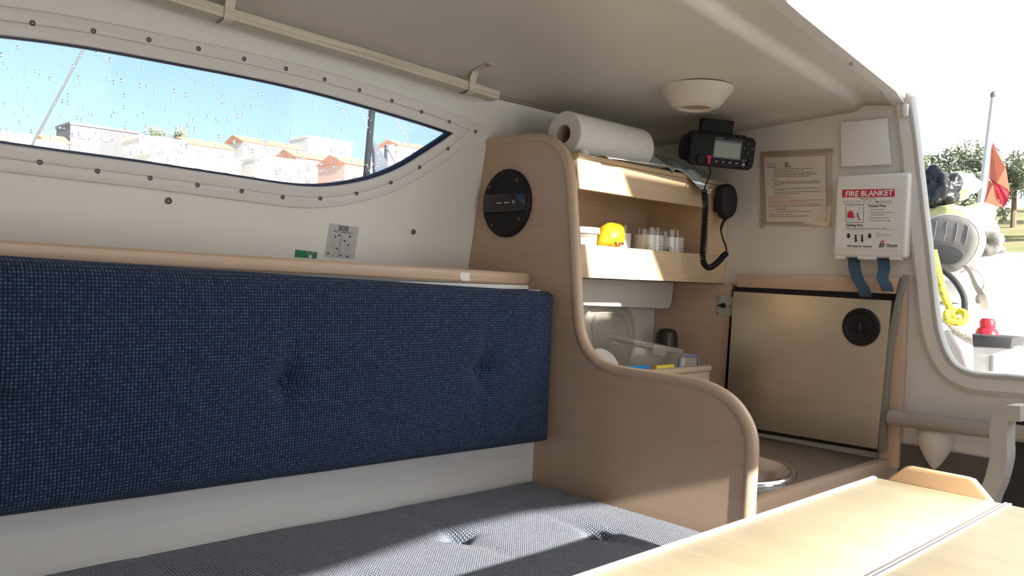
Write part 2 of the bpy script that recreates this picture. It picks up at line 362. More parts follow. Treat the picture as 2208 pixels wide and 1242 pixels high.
# --- ceiling
def ceil_z(x, y):
    if y > 0.0:
        s = 0.058*max(0.0, x-1.2) if x > 1.2 else 0.0
        bead = 0.80+0.055*(x-1.16)
        t = min(1, max(0, (y-bead)/(1.40-bead)))
        zin = 0.452-s*0.75
        fd = min(1, max(0, (1.40-x)/0.25)); fd = fd*fd*(3-2*fd)
        z = zin+(0.407-zin)*(t**(1.3+3.7*fd))
        k = min(1, max(0, (bead-y)/0.026)); k = k*k*(3-2*k)
        z = z+(0.462-s-zin+0.012)*k
        e = edge_y(x); q = min(1, max(0, (bead-0.03-y)/(bead-0.03-e)));  z -= 0.012*q
        z += rise(x)
        if x > 1.80: z -= 0.035*((x-1.80)/0.08)**2*(0.4+0.6*t)
        return z
    return 0.462-(0.058*max(0.0, x-1.2))+0.006
def rise(x): return 0.036*min(1.4, max(0.0, 1.27-x))
def edge_y(x): return 0.670+0.0794*(x-1.2)
bm = bmesh.new(); HX = 1.222
xs = [-1.3, -0.6, 0.0, 0.5, 0.8, 1.0, 1.12, HX]+[HX+(1.88-HX)*i/24 for i in range(1, 25)]
ys_of = lambda x: [1.402, 1.39, 1.37, 1.35, 1.33, 1.30, 1.27, 1.23, 1.18, 1.1, 1.0, 0.93]+[0.80+0.055*(x-1.16)+0.05-0.007*i for i in range(13)]+[(0.80+0.055*(x-1.16)-0.034)*(1-i/4)+edge_y(x)*i/4 for i in range(1, 5)]
grid = []
for x in xs:
    row = [bm.verts.new((x, y, ceil_z(x, y))) for y in ys_of(x)]
    row0 = bm.verts.new((x, 1.402, 0.425+rise(x))); grid.append([row0]+row)
for a, b in zip(grid, grid[1:]):
    for i in range(len(a)-1): bm.faces.new((a[i], a[i+1], b[i+1], b[i]))
# forward part spans the cabin
for i in range(7):
    a, b = grid[i][-1], grid[i+1][-1]
    c1 = [bm.verts.new((xs[i], y, 0.468+rise(xs[i]))) for y in (0.0, -0.85)]; c2 = [bm.verts.new((xs[i+1], y, 0.468+rise(xs[i+1]))) for y in (0.0, -0.85)]
    bm.faces.new((a, c1[0], c2[0], b)); bm.faces.new((c1[0], c1[1], c2[1], c2[0]))
ceiling = finish('ceiling', bm, 'liner', None, 'all'); struct(ceiling)
md = ceiling.modifiers.new('thick', 'SOLIDIFY'); md.thickness = 0.02; md.offset = 1 if ceiling.data.polygons[0].normal.z > 0 else -1
seam = tube('trim_6', [V((x, 1.398, 0.405+rise(x))) for x in (-1.2, 0, 0.6, 1.0, 1.27, 1.6, 1.875)], 0.0055, principled('seam_shade', (0.34, 0.30, 0.25), 0.7), None, 8); struct(seam)  # dark bead painted with the shade of the gap along the ceiling seam
# hatch coaming: upstand round the hatch opening
hatch = []
def coam(name, pts, parent=None):
    bm = bmesh.new(); rows = []
    for (x, y, z0, z1, nx, ny) in pts:
        rows.append([bm.verts.new(p) for p in ((x, y, z0), (x, y, z1), (x+nx*0.02, y+ny*0.02, z1+0.004), (x+nx*0.03, y+ny*0.03, z0+0.004))])
    for a, b in zip(rows, rows[1:]):
        for i in range(4): bm.faces.new((a[i], a[(i+1) % 4], b[(i+1) % 4], b[i]))
    bm.faces.new(rows[0]); bm.faces.new(rows[-1][::-1])
    return finish(name, bm, 'gel', parent)
def ez(x): return ceil_z(x, edge_y(x))
t2 = coam('trim_2', [(x, edge_y(x), ez(x)-0.001, ez(x)+0.075, 0, 1) for x in (HX-0.01, 1.3, 1.4, 1.5, 1.6, 1.7, 1.8, 1.885)]); struct(t2)
t3 = coam('trim_3', [(HX, y, 0.458, 0.535, -1, 0) for y in (0.69, -0.75)]); struct(t3)
# soap-film sized scuff and clip near the hatch edge
p = at(1838, 147, 'z', ez(1.72)); scuff = box('hatch_stop', p.x-0.008, p.x+0.008, p.y-0.004, p.y+0.004, ez(p.x)-0.004, ez(p.x)+0.006, 'lgrey', ceiling, 0.002)

# --- aft wall with the companionway opening
AX = 1.88
def aft2(px, py, x=AX): p = at(px, py, 'x', x); return (-p.y, p.z)
AM = frameM((AX, 0, 0), (0, -1, 0), (0, 0, 1))         # local x -> -Y, y -> Z, z -> -X (into the cabin)
opx = [(1953, 120), (1962, 200), (1975, 300), (1990, 430), (2005, 560), (2018, 680), (2026, 722), (2038, 757), (2060, 790), (2098, 809), (2150, 815), (2208, 819)]
lft = [aft2(*p) for p in opx]
zb = lft[-1][1]
opening = lft+[(0.0, zb), (0.45, zb), (0.57, zb+0.02), (0.63, zb+0.10), (0.71, 0.5), (0.72, 0.60), (-0.74, 0.60)]
opn = [(-0.735, 0.56)]+opening[:-1]
outer = [(-1.42, -0.95), (0.8, -0.95), (0.8, 0.53), (0.729, 0.53)]+[]
left_in = opening[:len(lft)]
wall_loop = [(-1.45, -0.95), (0.86, -0.95), (0.86, 0.47), (0.71, 0.47), (0.63, zb+0.10), (0.57, zb+0.02), (0.45, zb), (0.0, zb)]+left_in[::-1][:-1]+[(-0.728, 0.5), (-0.78, 0.47), (-1.45, 0.47)]
wall_aft = plate('wall_aft', [wall_loop], 0.03, 'aftw', None, AM @ Matrix.Translation((0, 0, -0.03))); struct(wall_aft)
# moulded flange round the companionway, bright rubber lip
flp = [at(*p, 'x', AX) for p in opx[1:]]+[V((AX, 0.2, zb)), V((AX, -0.4, zb))]
def flange(name, path, w0, w1, thick, mat, parent=None):
    """strip lying on the aft wall following path, from w0 to w1 to the outside"""
    bm = bmesh.new(); rows = []; path = smoothpath(path, 4)
    for i, p in enumerate(path):
        t = (path[min(i+1, len(path)-1)]-path[max(i-1, 0)]).normalized(); n = V((0, -t.z, t.y)); n = -n if n.y < 0 and abs(n.y) > abs(n.z) or (n.z > 0 and abs(n.z) >= abs(n.y)) else n
        rows.append([bm.verts.new(q) for q in (p+n*w0+V((0.006, 0, 0)), p+n*w0-V((thick*0.7, 0, 0)), p+n*(w0+(w1-w0)*0.25)-V((thick, 0, 0)), p+n*(w0+(w1-w0)*0.75)-V((thick, 0, 0)), p+n*w1-V((thick*0.35, 0, 0)), p+n*w1+V((0.006, 0, 0)))])
    for a, b in zip(rows, rows[1:]):
        for i in range(6): bm.faces.new((a[i], b[i], b[(i+1) % 6], a[(i+1) % 6]))
    bm.faces.new(rows[0]); bm.faces.new(rows[-1][::-1])
    return finish(name, bm, mat, parent, True)
trim_1 = flange('trim_1', flp, -0.004, 0.036, 0.014, 'aftw'); struct(trim_1)
flange('rubber_lip', flp, -0.009, 0.002, 0.017, 'lgrey', trim_1)
# small clip under the hatch corner
p = at(1953, 238, 'x', AX-0.02); box('catch', p.x-0.006, p.x+0.006, p.y-0.006, p.y+0.006, p.z-0.014, p.z+0.014, 'white', trim_1, 0.003)

# --- bow and starboard sides (behind the photographer); the unseen starboard opening is shaped to cast the seat and table sun
struct(box('wall_fore', -1.33, -1.3, -0.85, 1.5, -0.95, 0.54, 'gel'))
def back(p, y=-0.75): p = V(p); k = (y-p.y)/SUN.y; return p+SUN*k
seatz = -0.43
shade = [at(-300, 1330, 'z', seatz), at(300, 1290, 'z', seatz), at(700, 1217, 'z', seatz), at(949, 1135, 'z', seatz), at(1107, 1099, 'z', seatz), at(1325, 1072, 'z', seatz), at(1556, 1024, 'x', XP)]
bl = [back(p) for p in shade]
bl = [(p.x, p.z) for p in bl]
print('BAND', [(round(a, 3), round(b, 3)) for a, b in bl])
loopw = [(-1.3, 0.60), (-1.3, -0.42), (1.95, -0.42), (1.95, 0.60)]
holew = [(-0.30, -0.40), (1.142, -0.40), (1.142, bl[-1][1]+0.01)]+[p for p in bl[::-1] if p[0] > 0.33]+[(-0.30, bl[1][1]-0.04)]
wall_st = plate('wall_starboard', [loopw, holew], 0.03, 'gel', None, frameM((0, -0.75, 0), (1, 0, 0), (0, 0, 1)) @ Matrix.Translation((0, 0, 0.0))); struct(wall_st)
struct(box('wall_starboard_lower', -1.3, 1.95, -0.85, -0.75, -0.95, -0.42, 'gel'))
# unseen side deck strip added as a shade caster beside the hatch
struct(box('trim_4', HX, 1.95, -0.85, -0.70, 0.468, 0.49, 'gel'))
# unseen panel added to starboard, cutting the sun patch on the galley shelf
q1 = back((1.437, 1.16, 0.239)); q2 = back((1.621, 1.16, 0.001))
cl = [(q1.x, q1.z), (q2.x, q2.z-0.02), (0.75, q2.z-0.02), (0.75, 0.49), (2.15, 0.49), (2.15, q1.z)]
cloth = plate('sun_blocker', [cl], 0.004, principled('blocker_navy', (0.03, 0.05, 0.11), 0.9), None, frameM((0, -0.75, 0), (1, 0, 0), (0, 0, 1)))
meta(cloth, 'unseen navy panel added beyond the starboard side of the hatch to block sun', 'sun blocker')

# ================================================================== FURNITURE
# --- galley partition
ol = [(1050, 300), (1100, 294), (1150, 289), (1175, 292), (1197, 303), (1215, 323), (1226, 350), (1231, 385), (1236, 450), (1240, 530), (1244, 610), (1248, 680), (1253, 715), (1264, 745), (1283, 770), (1310, 786),
      (1350, 796), (1420, 806), (1500, 820), (1545, 837), (1580, 862), (1605, 895), (1620, 930), (1625, 965), (1622, 1030), (1617, 1110)]
e3 = [at(*p, 'x', XP) for p in ol]
ep = smoothpath(e3, 3)
pts = [V((XP, p.y, p.z)) for p in ep]+[V((XP, 0.705, -0.945)), V((XP, 1.23, -0.945)), V((XP, 1.4, -0.1)), V((XP, 1.474, 0.0))]
part = thing('galley_partition', (XP+0.01, 1.0, -0.945), 'curved beech partition panel between the blue seat and the galley', 'partition')
pan = prism('panel', pts, (0.018, 0, 0), 'woody', part)
bm = bmesh.new(); path = [V((XP+0.009, p.y, p.z)) for p in ep]+[V((XP+0.009, 0.708, -0.9))]
# keep the moulding just inside the outline
inn = []
for i, p in enumerate(path):
    t = (path[min(i+1, len(path)-1)]-path[max(i-1, 0)]).normalized(); inn.append(p+V((0, t.z, -t.y))*-0.0 + V((0, 0, 0)))
cy = V((0, 1.05, -0.3))
for i, p in enumerate(path):
    t = (path[min(i+1, len(path)-1)]-path[max(i-1, 0)]).normalized(); n = V((0, t.z, -t.y))
    if i == 0: n0 = n
    inn[i] = p+n*(-0.008 if V((0, t.z, -t.y)).y < 0.2 and False else 0)
for i, p in enumerate(path):
    t = (path[min(i+1, len(path)-1)]-path[max(i-1, 0)]).normalized(); n = V((0, -t.z, t.y))   # points out of the panel or in, fixed below
    if n.z < -0.2 or n.y < 0 and abs(n.z) < 0.2: pass
    inn[i] = p + (n if n.y > 0.15 or n.z < -0.15 else -n)*0.0085
add_tube(bm, inn, 0.0125, 12); finish('edge_moulding', bm, 'edge', part, True)

# --- round black instrument on the partition
c = at(1091, 438, 'x', XP-0.006); ri = thing('round_instrument', (XP, c.y, c.z-0.07), 'round glossy black instrument screwed to the beech partition', 'instrument')
IM = frameM((XP, c.y, c.z), (0, -1, 0), (0, 0, 1))
lathe('bezel', [(0.0, 0.0), (0.0765, 0.0), (0.0765, 0.006), (0.072, 0.011), (0.058, 0.012), (0.055, 0.009), (0.0, 0.009)], 'black', ri, 48, IM)
# glazed band across the middle
bm = bmesh.new(); add_box(bm, -0.069, 0.069, -0.021, 0.021, 0.009, 0.0145, 0.003); finish('window_band', bm, 'gloss', ri, True, IM)
for x in (-0.022, 0.003): box('index_mark', x, x+0.016, -0.0012, 0.0008, 0.0143, 0.0150, 'label', ri, 0, IM)
text('86', 0.012, IM @ Matrix.Translation((0.028, -0.003, 0.0148)), 'lgrey', ri)
for a in (45, 135, 225, 315): inst(SCREW, 'screw', ri, IM @ Matrix.Translation((0.062*math.cos(math.radians(a+8)), 0.062*math.sin(math.radians(a+8)), 0.0115)) @ Matrix.Scale(0.7, 4))

# --- ledge (beech shelf behind the backrest)
def lz(x): return 0.017-0.0129*(x-0.264)
bm = bmesh.new()
sec = [(1.47, 0.0), (1.252, 0.0), (1.248, -0.004), (1.247, -0.013), (1.249, -0.022), (1.254, -0.026), (1.47, -0.026)]
rows = []
for x in (-1.25, 0, 0.6, 1.235, 1.25, 1.256):
    sh = {1.256: 0.006, 1.25: 0.0015}.get(x, 0)
    rows.append([bm.verts.new((x, y+(sh if y < 1.3 else 0), z+lz(x)-(sh*0.4 if z > -0.01 else -sh*0.4))) for y, z in sec])
for a, b in zip(rows, rows[1:]):
    for i in range(len(sec)): bm.faces.new((a[i], a[(i+1) % len(sec)], b[(i+1) % len(sec)], b[i]))
bm.faces.new(rows[0]); bm.faces.new(rows[-1][::-1])
ledge = finish('ledge_shelf', bm, 'woodx', None, True); meta(ledge, 'long beech ledge above the blue backrest under the window', 'shelf')
# white filler under the ledge end
box('support_batten', 0.9, 1.235, 1.235, 1.255, -0.05, -0.0215, 'white', ledge)
# pale scuff of worn varnish on the ledge front
p = at(1003, 598, 'y', 1.247)
prism('worn_patch', [V((p.x-0.012, 1.2468, p.z+0.010)), V((p.x+0.013, 1.2468, p.z+0.009)), V((p.x+0.011, 1.2468, p.z+0.001)), V((p.x+0.013, 1.2468, p.z-0.007)), V((p.x-0.008, 1.2468, p.z-0.007)), V((p.x-0.014, 1.2468, p.z))], (0, 0.0006, 0), 'label', ledge)

# --- cushions
def pillow(name, label, x0, x1, v0, v1, to3, depth, btn, mat, step=0.007, r=0.028, grp=None):
    """u along X, v across; to3(u, v, d) maps to world with d = depth below the face"""
    nu = int((x1-x0)/step); nv = int((v1-v0)/step); bm = bmesh.new(); g = []
    for i in range(nu+1):
        row = []
        for j in range(nv+1):
            u = x0+(x1-x0)*i/nu; v = v0+(v1-v0)*j/nv
            e = min(u-x0, x1-u, v-v0, v1-v); d = 0
            if e < r: d = r-math.sqrt(max(0, r*r-(r-e)**2))
            d += 0.012*(1-min(1, e/0.14))**2
            for bu, bv in btn:
                q = math.hypot(u-bu, v-bv); an = math.atan2(v-bv, u-bu)
                d += 0.020*math.exp(-(q/0.022)**2)+0.010*math.exp(-q/0.055)*(1+0.35*math.cos(4*an+0.6))
                d += 0.004*math.exp(-((u-bu)/0.012)**2)*min(1, abs(v-bv)/0.05)*math.exp(-abs(v-bv)/0.15)
            d += 0.0025*noise.noise(V((u*7, v*7, 1.3)))
            row.append(bm.verts.new(to3(u, v, d)))
        g.append(row)
    for a, b in zip(g, g[1:]):
        for j in range(nv): bm.faces.new((a[j], a[j+1], b[j+1], b[j]))
    rim = [g[i][0] for i in range(nu+1)]+[g[nu][j] for j in range(1, nv+1)]+[g[i][nv] for i in range(nu-1, -1, -1)]+[g[0][j] for j in range(nv-1, 0, -1)]
    idx = [(i, 0) for i in range(nu+1)]+[(nu, j) for j in range(1, nv+1)]+[(i, nv) for i in range(nu-1, -1, -1)]+[(0, j) for j in range(nv-1, 0, -1)]
    bk = [bm.verts.new(to3(x0+(x1-x0)*i/nu, v0+(v1-v0)*j/nv, depth)) for i, j in idx]
    for k in range(len(rim)): bm.faces.new((rim[k], rim[(k+1) % len(rim)], bk[(k+1) % len(rim)], bk[k]))
    bm.faces.new(bk)
    base = to3((x0+x1)/2, v0, depth)
    t = thing(name, base, label, 'cushion')
    finish('cover', bm, mat, t, 'all')
    for bu, bv in btn:
        cpt = to3(bu, bv, 0.030); ax = (to3(bu, bv, 0)-to3(bu, bv, 1)).normalized()
        mm = ax.to_track_quat('Z', 'Y').to_matrix().to_4x4(); mm.translation = cpt
        lathe('button', [(0, 0.007), (0.004, 0.0065), (0.0075, 0.004), (0.009, 0.0), (0, -0.004)], mat, t, 14, mm)
    return t
def bz(u, v):
    t = (v+0.326)/0.32; zb_ = -0.333-0.0125*(u-0.25); zt_ = 0.001-0.030*(u-0.25); return zb_+(zt_-zb_)*t
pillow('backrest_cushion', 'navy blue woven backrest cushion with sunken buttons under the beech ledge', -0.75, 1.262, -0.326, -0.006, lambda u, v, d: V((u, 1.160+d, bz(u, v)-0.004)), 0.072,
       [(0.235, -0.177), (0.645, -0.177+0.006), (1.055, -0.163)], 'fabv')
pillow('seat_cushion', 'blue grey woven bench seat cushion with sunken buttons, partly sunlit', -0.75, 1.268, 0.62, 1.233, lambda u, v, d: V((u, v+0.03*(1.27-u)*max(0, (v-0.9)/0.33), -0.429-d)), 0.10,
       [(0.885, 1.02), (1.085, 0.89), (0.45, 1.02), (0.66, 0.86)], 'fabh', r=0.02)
bench = box('bench_base', -1.25, XP-0.002, 0.66, 1.234, -0.949, -0.530, 'gel', None, 0.004); meta(bench, 'white bench base under the blue seat cushion', 'bench')

# --- galley shelf unit
sh = thing('galley_shelf', (1.59, 1.27, 0.0), 'two tier beech galley shelf with deep front boards beside the partition', 'shelf')
S0, S1 = 1.291, 1.879
box('top_board', S0, S1, 1.158, 1.40, 0.250, 0.262, 'shelfw', sh, 0.004)
box('front_board', S0, S1, 1.160, 1.172, 0.187, 0.2498, 'shelfw', sh, 0.001)
box('front_board', S0, S1, 1.160, 1.172, 0.0, 0.071, 'shelfw', sh, 0.001)
box('bottom_board', S0, S1, 1.1722, 1.40, 0.0, 0.012, 'shelfw', sh)
box('back_board', S0, S1, 1.36, 1.372, 0.0122, 0.2498, 'shelfw', sh)
box('end_board', 1.795, S1, 1.160, 1.172, 0.0712, 0.1868, 'shelfw', sh)
box('side_board', 1.803, 1.815, 1.1722, 1.3598, 0.0122, 0.2498, 'shelfw', sh)

# --- white moulded soffit and lining below the shelf
struct(prism('trim_5', [V((x, 1.30, z)) for x, z in ((1.291, -0.001), (1.858, -0.001), (1.852, -0.055), (1.846, -0.068), (1.833, -0.075), (1.291, -0.063))], (0, 0.11, 0), 'gel', None, 0.006))
struct(box('wall_galley', 1.291, 1.868, 1.37, 1.40, -0.375, -0.001, 'gel'))
# --- beech lining on the aft bulkhead, left of the fridge
lin = box('bulkhead_lining', 1.868, 1.879, 1.13, 1.40, -0.375, -0.002, 'woody', None); meta(lin, 'beech bulkhead lining beside the fridge door under the shelf', 'panel')
# --- counter with sink cutout
SC = (1.470, 0.914); SR = 0.165
circ = [(SC[0]+(SR-0.012)*math.cos(2*math.pi*k/48), SC[1]+(SR-0.012)*math.sin(2*math.pi*k/48)) for k in range(48)]
cn = thing('galley_counter', (1.58, 1.0, -0.949), 'brown galley counter with a beech front edge beside the partition', 'counter')
plate('worktop', [[(1.291, 0.74), (1.868, 0.74), (1.868, 1.369), (1.291, 1.369)], circ], 0.02, 'counter', cn, Matrix.Translation((0, 0, -0.396)))
box('front_edge', 1.291, 1.868, 0.714, 0.7398, -0.44, -0.372, 'edge', cn, 0.005)
box('cabinet_front', 1.291, 1.868, 0.74, 0.755, -0.949, -0.3962, 'woodx', cn)
sk_ = thing('sink', (SC[0], SC[1], -0.52), 'round stainless steel sink set in the galley counter', 'sink')
SM = Matrix.Translation((SC[0], SC[1], -0.376))
lathe('rim', [(SR, 0.0005), (SR-0.001, 0.005), (SR-0.005, 0.009), (SR-0.010, 0.0095), (SR-0.015, 0.007), (SR-0.020, -0.004), (SR-0.016, 0.0005)], 'steel', sk_, 64, SM)
lathe('bowl', [(SR-0.0195, -0.003), (SR-0.026, -0.02), (SR-0.032, -0.08), (SR-0.045, -0.115), (SR-0.075, -0.13), (0.025, -0.135), (0.02, -0.138), (0, -0.138)], 'steel', sk_, 64, SM)

# --- fridge
fr = thing('fridge', (1.875, 0.94, -0.374), 'built in fridge with champagne metal door and round black latch', 'fridge')
FX = 1.846
fq = [at(*p, 'x', FX) for p in ((1581, 628), (1922, 648), (1891, 969), (1563, 914))]
prism('door', [p for p in fq], (0.018, 0, 0), 'fridge', fr, 0.002)
gq = [at(*p, 'x', 1.862) for p in ((1584, 616), (1934, 634), (1926, 652), (1582, 634))]
prism('top_gap_profile', gq, (0.006, 0, 0), 'black', fr)
prism('body', [at(*p, 'x', 1.868) for p in ((1578, 625), (1920, 640), (1888, 975), (1556, 920))], (0.011, 0, 0), 'dgrey', fr)
c = at(1857, 705, 'x', FX); LM = frameM((FX, c.y, c.z), (0, -1, 0), (0, 0, 1))
lt = lathe('latch', [(0, 0.003), (0.012, 0.003), (0.013, 0.005), (0.016, 0.005), (0.017, 0.003), (0.030, 0.0025), (0.034, 0.006), (0.040, 0.006), (0.0425, 0.003), (0.0425, 0.0)], 'black', fr, 40, LM)
box('thumb_grip', -0.003, 0.003, -0.012, 0.012, 0.003, 0.008, 'dgrey', lt, 0.002, LM)
# beech rail above, aluminium strip and beech post to the right
rail = prism('fridge_top_rail', [at(*p, 'x', 1.85) for p in ((1588, 590), (1940, 598), (1932, 634), (1588, 619))], (0.029, 0, 0), 'woody', None, 0.003); meta(rail, 'beech rail fixed above the fridge door', 'trim')
sp = [(1946, 592), (1957, 593), (1943, 640), (1921, 758), (1912, 870), (1908, 972), (1893, 972), (1901, 860), (1908, 758), (1931, 640)]
st = prism('door_strip', [at(*p, 'x', 1.848) for p in sp], (0.012, 0, 0), principled('strip_grey_green', (0.24, 0.24, 0.21), 0.45), None, 0.001); meta(st, 'grey aluminium strip down the right side of the fridge door', 'trim')
ps = [(1955, 596), (1953, 640), (1947, 800), (1942, 890), (1936, 1010), (1893, 1010), (1904, 870), (1912, 758), (1935, 640)]
po = prism('beech_post', [at(*p, 'x', 1.861) for p in ps], (0.018, 0, 0), 'woodz', None, 0.002); meta(po, 'narrow beech post between the fridge and the companionway', 'post')
# key switch plate
kp = [at(*p, 'x', 1.864) for p in ((1547, 636), (1581, 640), (1578, 682), (1545, 680))]
ks = thing('switch_plate', (1.867, kp[0].y, kp[3].z), 'grey square plate with a black rotary switch beside the fridge', 'switch')
prism('plate', kp, (0.004, 0, 0), 'lgrey', ks, 0.0008)
c = at(1560, 659, 'x', 1.864); KM = frameM((1.864, c.y, c.z), (0, -1, 0), (0, 0, 1))
lathe('knob', [(0, 0.006), (0.006, 0.006), (0.007, 0.0)], 'black', ks, 20, KM); box('pointer', -0.013, 0.0, -0.0025, 0.0025, 0.0, 0.007, 'black', ks, 0.001, KM)
for p in ((1549, 641), (1547, 676), (1574, 661)):
    q = at(*p, 'x', 1.864); inst(SCREW, 'screw', ks, frameM(q, (0, -1, 0), (0, 0, 1)) @ Matrix.Scale(0.5, 4))

# --- table
TZ = -0.235
def tp(px, py): return at(px, py, 'z', TZ)
TX = tp(1880, 1028).x; TY1 = tp(1880, 1028).y; TY0 = tp(2172, 1087).y
tb = thing('folding_table', (0.5, 0.2, -0.949), 'pale beech folding table with hinged leaves and low end fiddle, in full sun', 'table')
box('centre_leaf', -0.5, TX, TY0+0.004, TY1-0.006, TZ-0.018, TZ, 'table', tb, 0.0006)
box('near_leaf', -0.5, TX, -0.25, TY0-0.004, TZ-0.018, TZ, 'table', tb, 0.0006)
box('edge_strip', -0.5, TX+0.001, TY1-0.0058, TY1, TZ-0.019, TZ+0.0015, 'white', tb, 0.0008)
box('hinge_strip', -0.5, TX+0.006, TY0-0.0038, TY0-0.0004, TZ-0.019, TZ+0.001, 'alu', tb, 0.0005)
box('hinge_strip', -0.5, TX+0.006, TY0+0.0004, TY0+0.0038, TZ-0.019, TZ+0.001, 'alu', tb, 0.0005)
fz = [at(*p, 'x', TX+0.001) for p in ((1880, 1029), (1950, 1007), (1962, 1007), (2085, 1031), (2098, 1036), (2170, 1086))]
fz = [V((TX+0.001, p.y, max(p.z, TZ-0.0) if i not in (0, 5) else TZ-0.018)) for i, p in enumerate(fz)]
prism('fiddle', fz, (0.014, 0, 0), 'edge2', tb, 0.003)
box('pedestal', 0.25, 0.33, 0.1, 0.18, -0.949, TZ-0.018, 'alu', tb, 0.01)

# --- companionway step frame: grey tube and curved side band
lad = thing('companionway_ladder', (1.75, 0.3, -0.949), 'grey companionway ladder with a padded tube rail and curved side band', 'ladder')
a = at(1918, 900, 'x', 1.842); b = at(2208, 936, 'x', 1.842)
tube('tube_rail', [V((1.842, a.y, a.z)), V((1.842, b.y, b.z)), V((1.842, -0.3, -0.27))], 0.017, principled('rail_beige_grey', (0.38, 0.34, 0.29), 0.5), lad, 18)
band = smoothpath([at(*p, 'x', 1.62) for p in ((2200, 893), (2172, 892), (2155, 905), (2152, 950), (2152, 990), (2140, 1040), (2124, 1080), (2110, 1160))], 5)+[V((1.62, 0.49, -0.949))]
bm = bmesh.new(); rows = []
for i, p in enumerate(band):
    t = (band[min(i+1, len(band)-1)]-band[max(i-1, 0)]).normalized(); n = V((0, -t.z, t.y))
    rows.append([bm.verts.new(q) for q in (p-n*0.0135, p+n*0.0135, p+n*0.0135+V((0.05, 0, 0)), p-n*0.0135+V((0.05, 0, 0)))])
for u, v in zip(rows, rows[1:]):
    for i in range(4): bm.faces.new((u[i], v[i], v[(i+1) % 4], u[(i+1) % 4]))
bm.faces.new(rows[0]); bm.faces.new(rows[-1][::-1]); finish('side_band', bm, principled('band_grey', (0.46, 0.44, 0.40), 0.55), lad, True)
dpn = [at(*p, 'x', 1.865) for p in ((2168, 893), (2208, 893), (2208, 1200), (2110, 1200), (2150, 1010))]
prism('back_panel', [V((1.864, p.y, p.z)) for p in dpn]+[], (0.012, 0, 0), 'dgrey', lad)
# moulded bulge low on the aft bulkhead
bm = bmesh.new(); bc = at(2016, 962, 'x', 1.87)
bmesh.ops.create_uvsphere(bm, u_segments=24, v_segments=14, radius=1)
for v in bm.verts: v.co = V((v.co.x*0.03*(1+0.5*v.co.z), v.co.y*0.033*(1+0.55*v.co.z), v.co.z*0.05))
bul = finish('moulded_bulge', bm, 'aftw', wall_aft, 'all', Matrix.Translation((1.872, bc.y, bc.z)))
box('low_shade_sheet', 1.872, 1.882, 0.2, 0.70, -0.6, -0.335, principled('shadowed_brown_grey', (0.10, 0.092, 0.082), 0.7), wall_aft)  # flat sheet with the shade under the companionway painted into its colour

# --- ceiling lamp
lc = at(1501, 195, 'z', 0.425); LZ = ceil_z(lc.x, lc.y)
lamp = thing('ceiling_lamp', (lc.x, lc.y, LZ-0.045), 'round cream dome lamp on the cabin ceiling above the radio', 'lamp')
LMx = Matrix.Translation((lc.x, lc.y, LZ+0.002))
lathe('housing', [(0.082, 0.0), (0.080, -0.008), (0.069, -0.020), (0.055, -0.038), (0.050, -0.043), (0.044, -0.044)], 'lampw', lamp, 40, LMx)
lathe('lens_ring', [(0.0445, -0.043), (0.040, -0.046), (0.034, -0.045), (0.031, -0.041)], 'lampw', lamp, 40, LMx)
lathe('lens', [(0.0, -0.036), (0.02, -0.037), (0.032, -0.041)], 'card', lamp, 32, LMx)

# --- ivory batten along the ceiling seam with two straps
bt = [at(*p, 'y', 1.362) for p in ((250, -42), (480, 30), (800, 124), (1066, 206))]
bat = thing('ceiling_batten', bt[0], 'aged ivory batten held along the ceiling seam above the window', 'batten')
bm = bmesh.new(); rows = []
for p in [bt[0]+(bt[0]-bt[1])*1.5]+bt:
    rows.append([bm.verts.new(p+V((0, dy, dz))) for dy, dz in ((-0.017, 0.008), (-0.017, -0.002), (-0.015, -0.010), (0.012, -0.013), (0.016, 0.0), (0.014, 0.008))])
for u, v in zip(rows, rows[1:]):
    for i in range(6): bm.faces.new((u[i], v[i], v[(i+1) % 6], u[(i+1) % 6]))
bm.faces.new(rows[0]); bm.faces.new(rows[-1][::-1]); finish('bar', bm, 'ivory', bat)
tube('groove_bead', [r for r in [p+V((0, -0.0172, -0.003)) for p in bt]], 0.0011, 'ivory', bat, 6)
for px, py in ((484, 32), (1006, 188)):
    p = at(px, py, 'y', 1.362); sp_ = []
    cz = lambda dy: ceil_z(p.x, p.y+dy)-0.003-p.z
    loop = [(0.020, 0.006), (0.016, -0.012), (0.0, -0.0165), (-0.016, -0.0125), (-0.0195, -0.004), (-0.0205, 0.010), (-0.026, cz(-0.026)-0.004), (-0.036, cz(-0.036)), (-0.074, cz(-0.074))]
    bm = bmesh.new(); rows = []
    for dy, dz in [(q.y, q.z) for q in smoothpath([V((0, a, b)) for a, b in loop], 3)]:
        rows.append([bm.verts.new(p+V((dx, dy, dz+e))) for dx, e in ((-0.0085, 0), (0.0085, 0), (0.0085, 0.0015), (-0.0085, 0.0015))])
    for u, v in zip(rows, rows[1:]):
        for i in range(4): bm.faces.new((u[i], v[i], v[(i+1) % 4], u[(i+1) % 4]))
    bm.faces.new(rows[0]); bm.faces.new(rows[-1][::-1])
    stp = finish('strap', bm, 'ivory', bat, True)
    inst(SCREW, 'screw', stp, frameM(p+V((0, -0.064, cz(-0.064)-0.0002)), (1, 0, 0), (0, -1, -0.2)) @ Matrix.Scale(0.9, 4))

